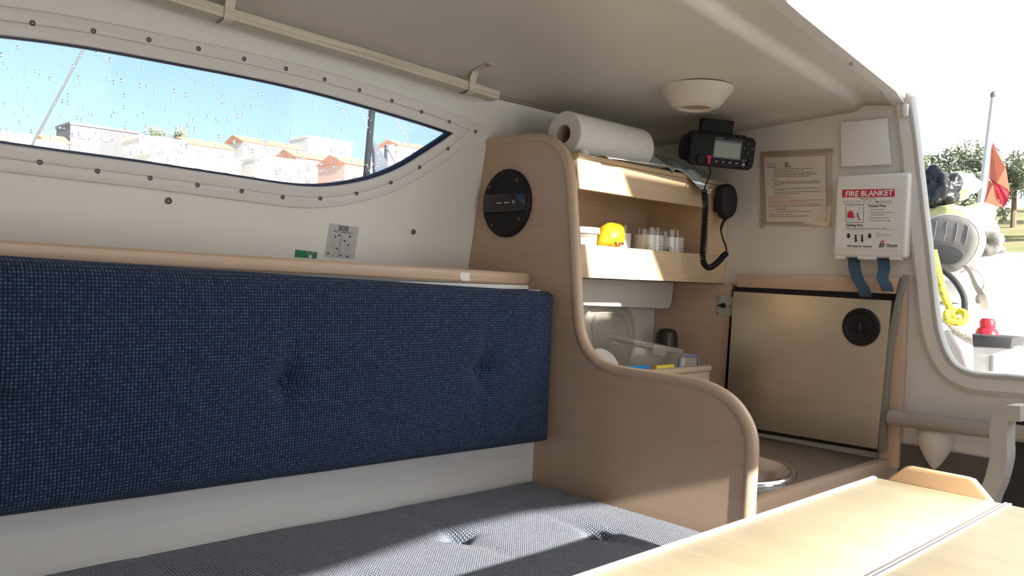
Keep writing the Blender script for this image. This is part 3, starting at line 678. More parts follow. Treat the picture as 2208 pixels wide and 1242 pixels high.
# ================================================================== ON THE WALLS
# --- SOS sticker and green sticker
so_ = [wall2(*p) for p in ((711, 481), (774, 490), (763, 559), (699, 557))]
def sticker(name, q, mat, label):
    o = V((*q[3], 0)); u = V((q[1][0]-q[0][0], q[1][1]-q[0][1], 0))
    return meta(plate(name, [[(a, b) for a, b in q]], 0.0006, mat, None, WM @ Matrix.Translation((0, 0, 0.0002))), label, 'sticker')
so_[3] = (so_[3][0], 0.020); so_[2] = (so_[2][0], 0.018)
sos = sticker('emergency_sticker', so_, 'silver', 'silver emergency instruction sticker headed SOS above the beech ledge')
ex = V((so_[1][0]-so_[0][0], so_[1][1]-so_[0][1], 0)); wd = ex.length; ang = math.atan2(ex.y, ex.x)
SMt = WM @ Matrix.Translation((so_[0][0], so_[0][1], 0.0009)) @ Matrix.Rotation(ang, 4, 'Z')
text('SOS', 0.0135, SMt @ Matrix.Translation((wd*0.48, -0.0115, 0)), 'ink', sos, 'CENTER', 0.0006)
text('ONLY IN EMERGENCY', 0.0052, SMt @ Matrix.Translation((wd*0.5, -0.0165, 0)), 'ink', sos, 'CENTER', 0.0001, 0.95)
def lines2(name, segs, wdt, mat, parent, Mx):
    bm = bmesh.new()
    for x0, y0, x1, y1 in segs:
        d = V((x1-x0, y1-y0, 0)); n = V((-d.y, d.x, 0)).normalized()*wdt/2; a = V((x0, y0, 0)); b = V((x1, y1, 0))
        bm.faces.new([bm.verts.new(p) for p in (a-n, b-n, b+n, a+n)])
    return finish(name, bm, mat, parent, False, Mx)
h = 0.066
def radio_fig(ox, oy): return [(ox, oy, ox+0.001, oy-0.013), (ox+0.001, oy-0.013, ox-0.003, oy-0.018), (ox-0.003, oy-0.018, ox-0.003, oy-0.028), (ox-0.003, oy-0.028, ox+0.003, oy-0.028), (ox+0.003, oy-0.028, ox+0.004, oy-0.018), (ox+0.004, oy-0.018, ox+0.001, oy-0.013), (ox+0.004, oy-0.022, ox+0.011, oy-0.010), (ox-0.003, oy-0.021, ox+0.004, oy-0.020)]
lines2('diagram', radio_fig(0.013, -0.020)+radio_fig(0.022, -0.044)[:4]+[(0.037, -0.021, 0.034, -0.034), (0.037, -0.021, 0.042, -0.021), (0.042, -0.021, 0.046, -0.034), (0.034, -0.034, 0.046, -0.034), (0.050, -0.040, 0.045, -0.066), (0.056, -0.041, 0.051, -0.066), (0.038, -0.040, 0.036, -0.066)], 0.0006, 'inkg', sos, SMt)
lines2('divider', [(0.032, -0.02, 0.030, -0.040), (0.032, -0.040, 0.031, -0.068)], 0.0011, 'ink', sos, SMt)
for x, y, n in ((0.026, -0.022, '1'), (0.052, -0.022, '1'), (0.0075, -0.062, '2'), (0.054, -0.064, '2')):
    dsc = lathe('number_disc', [(0, 0.0001), (0.0026, 0.0001), (0.0026, 0.0)], 'ink', sos, 14, SMt @ Matrix.Translation((x, y, 0)))
    text(n, 0.0045, SMt @ Matrix.Translation((x, y-0.0016, 0.0003)), 'silver', sos, 'CENTER')
def arrow(name, x, y, a, s, mat, parent, Mx):
    bm = bmesh.new(); bm.faces.new([bm.verts.new(V((p[0]*s, p[1]*s, 0))) for p in ((0.35, -0.5), (0.35, 0.05), (0.7, 0.05), (0, 0.6), (-0.7, 0.05), (-0.35, 0.05), (-0.35, -0.5))])
    return finish(name, bm, mat, parent, False, Mx @ Matrix.Translation((x, y, 0.0001)) @ Matrix.Rotation(a, 4, 'Z'))
for x, y, a in ((0.018, -0.026, 0), (0.026, -0.050, 0), (0.041, -0.032, -1.57), (0.051, -0.040, -1.57), (0.037, -0.063, -1.57)): arrow('arrow', x, y, a, 0.0042, 'ink', sos, SMt)
gq = [wall2(*p) for p in ((637, 538), (684, 544), (682, 556), (635, 552))]; gq[2] = (gq[2][0], 0.0155); gq[3] = (gq[3][0], 0.0165)
gs = sticker('safety_sticker', gq, 'green', 'small green safety sticker with a white star above the beech ledge')
GM = WM @ Matrix.Translation((gq[0][0]+0.034, gq[0][1]-0.0125, 0.0009))
bm = bmesh.new(); bm.faces.new([bm.verts.new(((0.0062 if k % 2 == 0 else 0.0026)*math.sin(k*math.pi/5), (0.0062 if k % 2 == 0 else 0.0026)*math.cos(k*math.pi/5), 0)) for k in range(10)]); finish('star', bm, 'label', gs, False, GM)
lines2('rays', [(-0.003, 0.0055, -0.0085, 0.0095), (0.003, 0.0055, 0.008, 0.009)], 0.0009, 'label', gs, GM)

# --- fire blanket case
FBX = 1.848
c = [at(*p, 'x', FBX) for p in ((1799, 377), (1956, 374), (1959, 559), (1796, 553))]
y1 = (c[0].y+c[3].y)/2; y0 = (c[1].y+c[2].y)/2; z1 = (c[0].z+c[1].z)/2; z0 = (c[2].z+c[3].z)/2
fb = thing('fire_blanket', (1.865, (y0+y1)/2, z0), 'white fire blanket case with red banner and hanging blue tapes on the aft wall', 'fire blanket')
box('case', FBX, 1.879, y0, y1, z0, z1, 'white', fb, 0.008, seg=3)
W = y1-y0; H = z1-z0
for k0, k1 in ((0.04, 0.18), (0.36, 0.60), (0.78, 0.93)): box('case_tab', FBX+0.001, FBX+0.02, y1-W*k1, y1-W*k0, z0-0.004, z0+0.004, 'white', fb, 0.0015)
FM = frameM((FBX-0.0004, y1, z1), (0, -1, 0), (0, 0, 1))       # local origin top left of the case, y up
# picture coordinates of the printed panel, from the zoomed photograph (857 x 1242 px for 200 x 290)
def fp(zx, zy): px, py = 1780+zx*200/857, 360+zy*290/1242; p = at(px, py, 'x', FBX); return (y1-p.y, p.z-z1)
pl = plate('print_panel', [[fp(120, 190), fp(692, 182), fp(690, 765), fp(90, 745)]], 0.0002, 'label', fb, FM)
FM2 = FM @ Matrix.Translation((0, 0, 0.0005))
a = fp(156, 210); b = fp(640, 203); d = fp(640, 275); e = fp(156, 282)
plate('red_banner', [[a, b, d, e]], 0.0002, 'red', pl, FM2)
FM3 = FM @ Matrix.Translation((0, 0, 0.0009))
rot = math.atan2(b[1]-a[1], b[0]-a[0])
def ft(s, zx, zy, size, mat='ink', bold=0.0, sx=1.0, align='LEFT', shear=0): q = fp(zx, zy); return text(s, size, FM3 @ Matrix.Translation((q[0], q[1], 0)) @ Matrix.Rotation(rot*0.5, 4, 'Z'), mat, pl, align, bold, sx, shear=shear)
k = 0.000245                                           # metres per zoom pixel on the case
bw = ft('FIRE BLANKET', 400, 268, 0.0172, 'label', 0.0, 0.97, 'CENTER')
bm = bmesh.new()                                       # heavier strokes: the letters laid over themselves a hair apart
for k_, (dy, dz) in enumerate(((0, 0), (0.0006, 0), (-0.0006, 0), (0, 0.0005), (0, -0.0005))):
    n0 = len(bm.verts); bm.from_mesh(bw.data); bm.verts.ensure_lookup_table()
    for v in bm.verts[n0:]: v.co += V((-0.00004*k_, dy, dz))
bm.to_mesh(bw.data); bm.free()
ft('MODEL Ei522', 397, 300, 0.0052, 'ink', 0.0, 1.15, 'CENTER')
ft('LIGHT DUTY   BS EN 1869 : 1997', 160, 328, 0.0048, 'inkg', 0, 0.98); ft('Size 1.1 x 1.1 m', 460, 328, 0.0056, 'ink', 0.0001, 1.0)
ft('Kitchen Fires', 398, 371, 0.0072, 'ink', 0.0002, 1.0)
for s, zy in (('1  Remove blanket', 401), ('2  Hold blanket by tapes in an', 428), ('     upright position', 448), ('3  Gently place over fire', 476), ('4  Turn off electric or gas', 502)): ft(s, 398, zy, 0.0049, 'inkg', 0, 0.95)
ft('Clothing Fires', 190, 547, 0.0072, 'ink', 0.0002, 0.95)
ft('Wrap blanket around body tightly to smother flames', 190, 571, 0.0046, 'inkg', 0, 0.92)
ft('Pull tapes to remove', 200, 738, 0.0068, 'ink', 0.00015, 0.98)
ft('Ei', 494, 740, 0.0135, 'ink', 0.0004, 1.15, shear=0.15); ft('Home', 560, 736, 0.0095, 'ink', 0.0002, 1.0, shear=0.15)
def fl(segs, wdt, mat, nm='rule'): return lines2(nm, [(*fp(x0, y0_), *fp(x1, y1_)) for x0, y0_, x1, y1_ in segs], wdt, mat, pl, FM3)
def stuff(o): o['kind'] = 'stuff'
fl([(156, 341, 635, 339), (156, 577, 635, 577), (520, 622, 605, 621), (520, 634, 610, 634), (560, 744, 652, 743)], 0.0005, 'inkg')
fl([(191, 350, 354, 349), (354, 349, 354, 512), (354, 512, 191, 513), (191, 513, 191, 350)], 0.0008, 'ink', 'picture_frame')
stuff(fl([(215, 370, 260, 360), (260, 360, 345, 385), (255, 400, 330, 392), (255, 400, 262, 440), (262, 440, 320, 412), (320, 412, 350, 430), (240, 390, 300, 500), (200, 490, 270, 480), (200, 490, 210, 505), (262, 588, 358, 590), (262, 588, 262, 628), (262, 628, 358, 627), (358, 627, 358, 590), (245, 675, 270, 655), (370, 655, 385, 672), (460, 620, 485, 655), (485, 655, 510, 618), (510, 618, 498, 605), (498, 605, 485, 618), (485, 618, 472, 606), (472, 606, 460, 620), (485, 618, 485, 655), (460, 622, 510, 620)], 0.0004, 'inkg', 'line_drawing'))
def fpoly(nm, pts_, mat): bm = bmesh.new(); bm.faces.new([bm.verts.new((*fp(*q), 0)) for q in pts_]); return finish(nm, bm, mat, pl, False, FM3 @ Matrix.Translation((0, 0, 0.0001)))
fpoly('flame', [(205, 470), (203, 435), (212, 410), (220, 420), (230, 395), (240, 415), (250, 412), (270, 470)], 'red')
fpoly('tape_drawing', [(292, 430), (303, 428), (310, 465), (325, 490), (318, 492), (300, 465)], 'ink')
for x in (272, 330): fpoly('hand_drawing', [(x, 628), (x+18, 628), (x+18, 655), (x+24, 680), (x+12, 698), (x, 690), (x+2, 660)], 'ink')
for x in (215, 410): fpoly('arrow', [(x-11, 614), (x+12, 614), (x+12, 635), (x+22, 635), (x, 664), (x-22, 635), (x-11, 635)], 'ink')
fpoly('logo_roof', [(503, 694), (530, 678), (557, 692)], 'red')
# tapes
def ribbon(name, path, wdt, mat, parent, tw):
    bm = bmesh.new(); path = smoothpath(path, 6); rows = []
    for i, p in enumerate(path):
        f = i/(len(path)-1); ang = tw(f); d = V((math.sin(ang), math.cos(ang), 0))*wdt/2
        t = (path[min(i+1, len(path)-1)]-path[max(i-1, 0)]).normalized(); n = d.cross(t).normalized()*0.0005
        rows.append([bm.verts.new(q) for q in (p-d-n, p+d-n, p+d+n, p-d+n)])
    for u, v in zip(rows, rows[1:]):
        for i in range(4): bm.faces.new((u[i], v[i], v[(i+1) % 4], u[(i+1) % 4]))
    bm.faces.new(rows[0]); bm.faces.new(rows[-1][::-1]); return finish(name, bm, mat, parent, True)
ribbon('tape', [at(*p, 'x', x) for p, x in (((1842, 553), 1.862), ((1842, 575), 1.846), ((1850, 602), 1.836), ((1862, 622), 1.830), ((1866, 640), 1.824))], 0.026, 'tape', fb, lambda f: 0.1-0.75*math.sin(f*3.1))
ribbon('tape', [at(*p, 'x', x) for p, x in (((1904, 555), 1.862), ((1906, 578), 1.846), ((1903, 600), 1.836), ((1910, 614), 1.832), ((1914, 628), 1.826))], 0.025, 'tape', fb, lambda f: 0.1-0.85*math.sin(f*3.0))

# --- square white cover plate above it
c = [at(*p, 'x', 1.866) for p in ((1811, 263), (1911, 254), (1919, 355), (1813, 360))]
cp = prism('cover_plate', c, (0.013, 0, 0), 'white', None, 0.004); meta(cp, 'blank square white cover plate above the fire blanket case', 'plate')
# --- laminated notice
nq = [at(*p, 'x', 1.8765) for p in ((1640, 328), (1795, 320), (1793, 490), (1640, 487))]
nt_ = thing('notice', (1.878, nq[3].y, nq[3].z), 'laminated radio procedure notice taped to the aft wall', 'notice')
prism('pouch', nq, (0.0012, 0, 0), 'pouch', nt_)
def npx(zx, zy, x): return at(1630+zx*180/1177, 310+zy*190/1242, 'x', x)
sq = [npx(*p, 1.8758) for p in ((115, 195), (975, 170), (990, 1095), (150, 1105))]
pg = prism('page', sq, (0.0005, 0, 0), 'sheet', nt_)
for q in ([(45, 170), (90, 160), (120, 1195), (55, 1195)], [(45, 110), (1100, 60), (1095, 130), (60, 170)]): prism('tape_strip', [npx(*p, 1.8756) for p in q], (0.0004, 0, 0), clearmat('tape_clear', (0.98, 0.95, 0.91), 0.04, 0.15, (0.66, 0.58, 0.50)), nt_)
NX = 1.8752
def words(nm, rowsx, mat, hh=11):
    bm = bmesh.new(); rw = random.Random(5)
    for x0, x1, y in rowsx:
        x = x0
        while x < x1:
            wv = rw.uniform(18, 60); xe = min(x+wv, x1); sl_ = lambda xx: y-(xx-150)*0.028
            bm.faces.new([bm.verts.new(npx(px_, py_, NX)) for px_, py_ in ((x, sl_(x)+hh/2), (xe, sl_(xe)+hh/2), (xe, sl_(xe)-hh/2), (x, sl_(x)-hh/2))]); x = xe+9
    o = finish(nm, bm, mat, pg); o['kind'] = 'stuff'; return o
words('printed_lines', [(255, 815, 362), (255, 675, 392), (255, 830, 420), (255, 870, 445), (255, 750, 470), (225, 300, 512), (260, 910, 545), (260, 910, 567), (260, 380, 590), (228, 255, 610), (260, 890, 642), (260, 410, 664), (260, 930, 690), (260, 620, 716), (190, 920, 890), (270, 420, 922), (290, 790, 968), (190, 530, 1005), (190, 740, 1032)], 'inkg', 10)
words('red_printed_lines', [(175, 470, 752), (175, 520, 780), (175, 970, 812), (165, 720, 835), (175, 900, 864), (175, 530, 940), (175, 240, 990)], 'redink', 11)
def ntext(s, zx, zy, size): p = npx(zx, zy, NX); text(s, size, frameM(p, (0, -1, 0.03), (0, 0, 1)), 'ink', pg, sx=1.05)
ntext('NAME OF BOAT', 158, 292, 0.0037); ntext('CALL SIGN', 158, 318, 0.0037); ntext('MMSI NUMBER', 158, 344, 0.0037)
words('filled_in_lines', [(405, 465, 280), (405, 470, 308), (405, 492, 332)], 'ink', 13)

# ================================================================== RADIO, MICROPHONE
rc = V((1.742, 1.098, 0.320)); nrm = V((-0.66, -0.74, -0.10)).normalized(); u = V((0.74, -0.66, -0.055)).normalized()
RM = frameM(rc, u, nrm.cross(u))
ro = thing('marine_radio', (rc.x+0.02, rc.y+0.02, rc.z-0.05), 'black marine VHF radio with grey screen hung under the ceiling', 'radio')
fw, fh = 0.080, 0.039
plate('face', [rrect(-fw, fw, -fh, fh, 0.014)], 0.022, 'black', ro, RM @ Matrix.Translation((0, 0, -0.022)), 0.004)
box('body', -0.070, 0.060, -0.030, 0.036, -0.085, -0.0215, 'black', ro, 0.008, RM)
lathe('mount_knob', [(0, 0.020), (0.026, 0.020), (0.031, 0.015), (0.032, 0.0), (0, 0)], 'black', ro, 14, RM @ Matrix.Translation((-0.071, 0.004, -0.048)) @ Matrix.Rotation(-math.pi/2, 4, 'Y'))
prism('bracket', [V((-0.084, -0.02, -0.062)), V((-0.084, 0.022, -0.062)), V((-0.070, 0.046, -0.062)), V((0.062, 0.046, -0.062)), V((0.066, 0.040, -0.062)), V((-0.066, 0.040, -0.062)), V((-0.079, 0.02, -0.062)), V((-0.079, -0.02, -0.062))], (0, 0, 0.028), 'black', ro, 0.001, RM)
box('bracket_foot', -0.05, 0.03, 0.046, 0.078, -0.060, -0.034, 'black', ro, 0.002, RM)
sc_ = plate('screen_bezel', [rrect(-0.022, 0.046, -0.017, 0.026, 0.003)], 0.002, 'gloss', ro, RM @ Matrix.Translation((0, 0, -0.0008)))
box('screen', -0.019, 0.0425, -0.0145, 0.021, 0.001, 0.0016, 'screen', ro, 0, RM)
text('ICOM', 0.007, RM @ Matrix.Translation((-0.019, 0.0275, 0.0008)), 'lgrey', ro)
lines2('model_line', [(0.012, 0.0295, 0.05, 0.0295)], 0.0013, 'inkg', ro, RM @ Matrix.Translation((0, 0, 0.0006)))
for i in range(6): box('speaker_slot', -0.064+i*0.0066, -0.0612+i*0.0066, -0.012, 0.028, -0.0005, 0.001, 'dgrey', ro, 0.0004, RM)
for i in range(4):
    x = -0.018+i*0.0165; bb = box('soft_key', x, x+0.0125, -0.030, -0.0215, -0.001, 0.002, 'dgrey', ro, 0.001, RM); box('key_mark', x+0.004, x+0.0085, -0.0267, -0.0249, 0.0018, 0.0024, 'label', bb, 0, RM)
for dx, dy in ((0, 0.0115), (0, -0.0115), (0.0095, 0), (-0.0095, 0), (0, 0)):
    bb = box('pad_key', 0.062+dx-0.004, 0.062+dx+0.004, 0.012+dy-0.0045, 0.012+dy+0.0045, -0.001, 0.002, 'dgrey', ro, 0.001, RM)
    if dx or dy: box('key_mark', 0.062+dx-0.001, 0.062+dx+0.001, 0.012+dy-0.001, 0.012+dy+0.001, 0.0018, 0.0024, 'lgrey', bb, 0, RM)
for x in (0.053, 0.066): box('menu_key', x-0.001, x+0.010, -0.0115, -0.0075, -0.001, 0.002, 'dgrey', ro, 0.001, RM)
text('16/9', 0.007, RM @ Matrix.Translation((0.049, -0.0195, 0.0008)), 'lgrey', ro)
lathe('channel_button', [(0, 0.002), (0.004, 0.002), (0.0045, 0.0)], 'grey', ro, 16, RM @ Matrix.Translation((0.055, -0.027, 0)))
lathe('volume_knob', [(0, 0.008), (0.006, 0.008), (0.0075, 0.0)], 'black', ro, 18, RM @ Matrix.Translation((0.069, -0.022, 0)))
lathe('squelch_knob', [(0, 0.010), (0.0095, 0.010), (0.011, 0.0)], 'black', ro, 20, RM @ Matrix.Translation((-0.052, -0.024, 0)))
box('distress_cover', -0.038, -0.025, -0.0195, -0.0135, -0.001, 0.007, 'redp', ro, 0.0015, RM)
tube('cord_plug', [RM @ V((-0.0315, -0.0195, 0.003)), RM @ V((-0.0315, -0.028, 0.006)), RM @ V((-0.0315, -0.036, 0.007))], [0.0045, 0.004, 0.0025], 'redp', ro, 10)
# microphone on its hook
mc = at(1565, 436, 'y', 1.125); mu = V((0.86, -0.5, 0.08)).normalized(); mn = V((-0.5, -0.86, 0.05)).normalized()
mk = thing('hand_microphone', (mc.x, mc.y+0.02, mc.z-0.05), 'black hand microphone with coiled cord hung on the beech shelf end', 'microphone')
MM = frameM(mc, mu, mn.cross(mu)) @ Matrix.Scale(1.15, 4)
mp = smooth2([(-0.012, 0.038), (0.004, 0.040), (0.017, 0.034), (0.024, 0.020), (0.025, 0.002), (0.021, -0.018), (0.014, -0.030), (0.004, -0.036), (-0.006, -0.036), (-0.014, -0.028), (-0.018, -0.010), (-0.019, 0.012), (-0.018, 0.028), (-0.012, 0.038)], 3)[:-1]
plate('body', [mp], 0.030, 'black', mk, MM @ Matrix.Translation((0, 0, -0.018)), 0.009)
for dx in (-0.004, 0.007): tube('grip_ridge', [MM @ V((dx+0.006, 0.022, 0.012)), MM @ V((dx+0.003, 0.0, 0.0128)), MM @ V((dx, -0.022, 0.012))], 0.0012, 'dgrey', mk, 6)
hk = at(1543, 440, 'y', 1.158)
box('hook', hk.x-0.008, hk.x+0.008, 1.150, 1.160, hk.z-0.020, hk.z+0.016, 'dgrey', mk, 0.002); box('hook_tongue', hk.x+0.003, hk.x+0.022, 1.136, 1.150, hk.z-0.006, hk.z+0.006, 'lgrey', mk, 0.002)
# cord: straight, coil, loop, straight
pl_ = RM @ V((-0.0315, -0.036, 0.007))
def yy(px, py, y): return at(px, py, 'y', y)
straight1 = smoothpath([pl_, yy(1532, 372, 1.085), yy(1522, 398, 1.095), yy(1518, 412, 1.10)], 6)
coilpath = smoothpath([yy(1518, 412, 1.10), yy(1521, 440, 1.105), yy(1519, 480, 1.11), yy(1517, 520, 1.112), yy(1515, 550, 1.112), yy(1518, 568, 1.112), yy(1529, 577, 1.112), yy(1545, 568, 1.112), yy(1560, 552, 1.112), yy(1566, 546, 1.112)], 10)
straight2 = smoothpath([yy(1566, 546, 1.112), yy(1566, 535, 1.113), yy(1558, 512, 1.115), yy(1555, 492, 1.118), MM @ V((-0.001, -0.034, -0.003))], 6)
tube('cord_lead', straight1, 0.0021, 'black', mk, 8); tube('cord_tail', straight2, [0.0022]*(len(straight2)-7)+[0.0035]*5+[0.006]*2, 'black', mk, 8)
L = [0]
for a, b in zip(coilpath, coilpath[1:]): L.append(L[-1]+(b-a).length)
tot = L[-1]; turns = int(tot/0.0056); bm = bmesh.new(); hp = []; upv = V((0, 1, 0)); NS = turns*10
for k in range(NS+1):
    s = tot*k/NS; i = 0
    while i < len(L)-2 and L[i+1] < s: i += 1
    f = (s-L[i])/max(1e-9, L[i+1]-L[i]); p = coilpath[i].lerp(coilpath[i+1], f)
    t = (coilpath[min(i+2, len(coilpath)-1)]-coilpath[max(i-1, 0)]).normalized(); a1 = (upv-t*upv.dot(t)).normalized(); a2 = t.cross(a1); th = 2*math.pi*turns*k/NS
    hp.append(p+(a1*math.cos(th)+a2*math.sin(th))*0.0058)
add_tube(bm, hp, 0.0022, 5); finish('coiled_cord', bm, 'black', mk, 'all')

# ================================================================== ON THE SHELF TOP
TOPZ = 0.262
pr = thing('paper_towel_roll', (1.47, 1.235, TOPZ), 'white paper towel roll lying on the galley shelf top', 'paper towel')
PM = frameM((1.325, 1.235, TOPZ+0.0505), (0, 1, 0), (0, 0, 1)); PR = 0.050; PL = 0.262
lathe('roll', [(0.020, 0.0), (PR-0.002, 0.0), (PR, 0.002), (PR, PL-0.002), (PR-0.002, PL), (0.020, PL)], 'paper', pr, 48, PM)
lathe('core', [(0.0205, 0.0), (0.0205, PL), (0.0185, PL), (0.0185, 0.0)], 'card', pr, 32, PM, closed=True)
bm = bmesh.new(); rows = []
for i in range(15):
    x = 1.36+0.235*i/14; prof_ = [(1.235-0.030, TOPZ+0.0105), (1.190, TOPZ+0.004), (1.175, TOPZ+0.002), (1.150-0.004*math.sin(i*0.9), TOPZ+0.003+0.004*(i/14)), (1.136-0.005*math.sin(i*0.7), TOPZ-0.006+0.010*(i/14))]
    rows.append([bm.verts.new((x+0.05*(1.2-y_), y_, z_)) for y_, z_ in prof_])
for a, b in zip(rows, rows[1:]):
    for i in range(4): bm.faces.new((a[i], a[i+1], b[i+1], b[i]))
ls = finish('loose_sheet', bm, 'paper', pr, 'all'); md = ls.modifiers.new('t', 'SOLIDIFY'); md.thickness = 0.0008
p = at(1258, 327, 'y', 1.19); kn = thing('small_cup', (1.335, 1.185, TOPZ), 'small white cap on the shelf top under the paper roll end', 'cap')
lathe('cap', [(0, 0.014), (0.009, 0.013), (0.012, 0.008), (0.013, 0.0), (0, 0)], 'white', kn, 20, Matrix.Translation((1.335, 1.185, TOPZ)))

# dish cloth
tw = bpy.data.materials.new('check_cloth'); tw.use_nodes = True; n, l, b = nodes(tw); MT['cloth'] = tw
tc = n.new('ShaderNodeTexCoord'); ck = n.new('ShaderNodeTexBrick'); ck.inputs['Scale'].default_value = 55; ck.offset = 0; ck.inputs['Mortar Size'].default_value = 0.035
ck.inputs['Brick Width'].default_value = 0.5; ck.inputs['Row Height'].default_value = 0.5
ck.inputs['Color1'].default_value = (0.32, 0.40, 0.43, 1); ck.inputs['Color2'].default_value = (0.42, 0.47, 0.48, 1); ck.inputs['Mortar'].default_value = (0.66, 0.67, 0.65, 1)
l.new(tc.outputs['Object'], ck.inputs[0]); l.new(ck.outputs[0], b.inputs['Base Color']); b.inputs['Roughness'].default_value = 0.9
def drape(name, x0, x1, fn, nx=36, ny=36, mat='cloth', parent=None, th=0.003):
    bm = bmesh.new(); g = [[bm.verts.new(fn(i/nx, j/ny)) for j in range(ny+1)] for i in range(nx+1)]
    for a, b in zip(g, g[1:]):
        for j in range(ny): bm.faces.new((a[j], a[j+1], b[j+1], b[j]))
    o = finish(name, bm, mat, parent, 'all'); md = o.modifiers.new('t', 'SOLIDIFY'); md.thickness = th; return o
def cloth_fn(s, t):
    # folded towel, crumpled behind and spilling over the shelf edge in front
    x = 1.603+0.145*s+0.014*math.sin(t*7+1)
    y = 1.33-0.185*t+0.02*math.sin(s*6)*t
    fold = 0.017*(1+math.sin(s*13+t*3.5))*(0.6+0.4*math.sin(t*5))+0.016*(1+noise.noise(V((s*6, t*6, 0.4))))*(1-0.5*t)
    z = TOPZ+0.004+fold*(1.5-0.95*t)
    e = edge = 1.158
    if y < edge+0.01: z -= (edge+0.01-y)*(0.55+0.9*s)
    return V((x, y, z))
ct = drape('dish_cloth', 0, 0, cloth_fn); meta(ct, 'crumpled blue grey checked dish cloth on the shelf top beside the radio', 'cloth')

# ================================================================== IN THE SHELF
BZ = 0.0125
def tub(x, y):
    t = thing('plastic_tub', (x, y, BZ), 'clear plastic tub with white lid on the shelf beside the partition', 'tub')
    Mx = Matrix.Translation((x, y, BZ)); lathe('body', [(0, 0), (0.028, 0), (0.033, 0.088), (0.0345, 0.089)], 'plast', t, 32, Mx)
    lathe('contents', [(0, 0.002), (0.0265, 0.002), (0.030, 0.075), (0, 0.078)], 'white', t, 24, Mx)
    lathe('lid', [(0, 0.097), (0.034, 0.097), (0.0375, 0.099), (0.0375, 0.086), (0.0345, 0.085), (0.0345, 0.09), (0, 0.09)], 'white', t, 32, Mx)
tub(1.388, 1.222)
lj = thing('jar', (1.475, 1.225, BZ), 'amber tinted jar with printed marks holding a lemon', 'jar')
Mx = Matrix.Translation((1.475, 1.225, BZ)); lathe('glass', [(0, 0.0), (0.030, 0.0), (0.034, 0.006), (0.036, 0.074), (0.0375, 0.076)], 'amber', lj, 32, Mx)
for dx, m_ in ((-0.012, 'ink'), (0.004, 'redp'), (0.014, 'ink')): box('printed_mark', 1.475+dx-0.003, 1.475+dx+0.003, 1.1880, 1.1888, 0.078, 0.084, m_, lj)
# lemon with a nub
bm = bmesh.new(); bmesh.ops.create_uvsphere(bm, u_segments=32, v_segments=20, radius=1)
for v in bm.verts:
    zz = v.co.z; k = 1+0.35*max(0, abs(zz)-0.80)/0.2; rr_ = 1.0+0.06*noise.noise(v.co*2.3)
    v.co = V((v.co.x*0.032*rr_, v.co.y*0.032*rr_, zz*0.038*k))
lem = finish('lemon', bm, 'lemon', None, 'all', Matrix.Translation((1.487, 1.225, 0.097)) @ Matrix.Rotation(math.radians(58), 4, 'Y')); meta(lem, 'bright yellow lemon resting in the jar on the shelf', 'lemon')
def mug(x, y, ang, label, white_h=0.097, top=0.115, logo=True):
    t = thing('mug', (x, y, BZ), label, 'mug', 'clear rimmed white mugs on the shelf'); Mx = Matrix.Translation((x, y, BZ)) @ Matrix.Rotation(ang, 4, 'Z')
    r = 0.0405
    lathe('shell', [(r-0.002, 0.004), (r, 0.0), (r, top), (r-0.0012, top+0.001), (r-0.002, top)], 'glass', t, 36, Mx)
    lathe('cup', [(0, 0.002), (r-0.003, 0.002), (r-0.0022, 0.006), (r-0.0022, white_h), (r-0.005, white_h), (r-0.006, 0.01), (0, 0.008)], 'white', t, 36, Mx)
    hd = smoothpath([Mx @ V(p) for p in ((r-0.003, 0, 0.066), (r+0.012, 0, 0.066), (r+0.020, 0, 0.050), (r+0.014, 0, 0.032), (r-0.003, 0, 0.026))], 5); tube('handle', hd, 0.0055, 'white', t, 10)
    if logo:
        bm = bmesh.new(); a0 = math.radians(52)
        for z0_, z1_ in ((0.070, 0.0715), (0.062, 0.0635)):
            vs_ = [[bm.verts.new(((r+0.0004)*math.cos(a0-0.22+0.44*k/5), (r+0.0004)*math.sin(a0-0.22+0.44*k/5), z)) for z in (z0_, z1_)] for k in range(6)]
            for u_, v_ in zip(vs_, vs_[1:]): bm.faces.new((u_[0], v_[0], v_[1], u_[1]))
        finish('printed_band', bm, 'inkg', t, False, Mx)
    return t
AH = math.radians(222)
mug(1.545, 1.258, AH, 'white mug with clear rim half hidden behind the lemon', logo=False)
mug(1.632, 1.226, AH, 'white mug with clear rim on the shelf, next along from the lemon')
mug(1.720, 1.228, AH, 'white mug with clear rim in the middle of the mug row on the shelf')
mug(1.756, 1.310, AH, 'white mug with clear rim at the back of the shelf end', logo=False)

# ================================================================== DISH BIN AND DISHES
bn = thing('dish_bin', (1.51, 1.24, -0.374), 'open beech dish bin on the counter behind the sink', 'bin')
box('front_board', 1.291, 1.735, 1.100, 1.114, -0.3755, -0.214, 'woodx', bn, 0.002)
box('top_edge', 1.291, 1.739, 1.096, 1.118, -0.214, -0.200, 'edge', bn, 0.004)
box('end_board', 1.725, 1.737, 1.1142, 1.369, -0.3755, -0.214, 'woody', bn)
box('base_board', 1.291, 1.7248, 1.1142, 1.369, -0.27, -0.262, 'woodx', bn)
DZ = -0.262
def dish(name, label, r, M, mat='white', depth=0.012, cat='plate', grp=None):
    o = lathe(name, [(0, 0), (r*0.62, 0), (r*0.70, 0.002), (r*0.97, depth), (r, depth+0.001), (r*0.985, depth+0.003), (r*0.69, 0.006), (r*0.60, 0.004), (0, 0.004)], mat, None, 48, M)
    return meta(o, label, cat, grp)
RXm = lambda d: Matrix.Rotation(math.radians(d), 4, 'X'); RYm = lambda d: Matrix.Rotation(math.radians(d), 4, 'Y'); RZm = lambda d: Matrix.Rotation(math.radians(d), 4, 'Z')
dish('plate', 'large white plate leaning against the white lining in the bin', 0.085, Matrix.Translation((1.455, 1.350, DZ+0.087)) @ RXm(82))
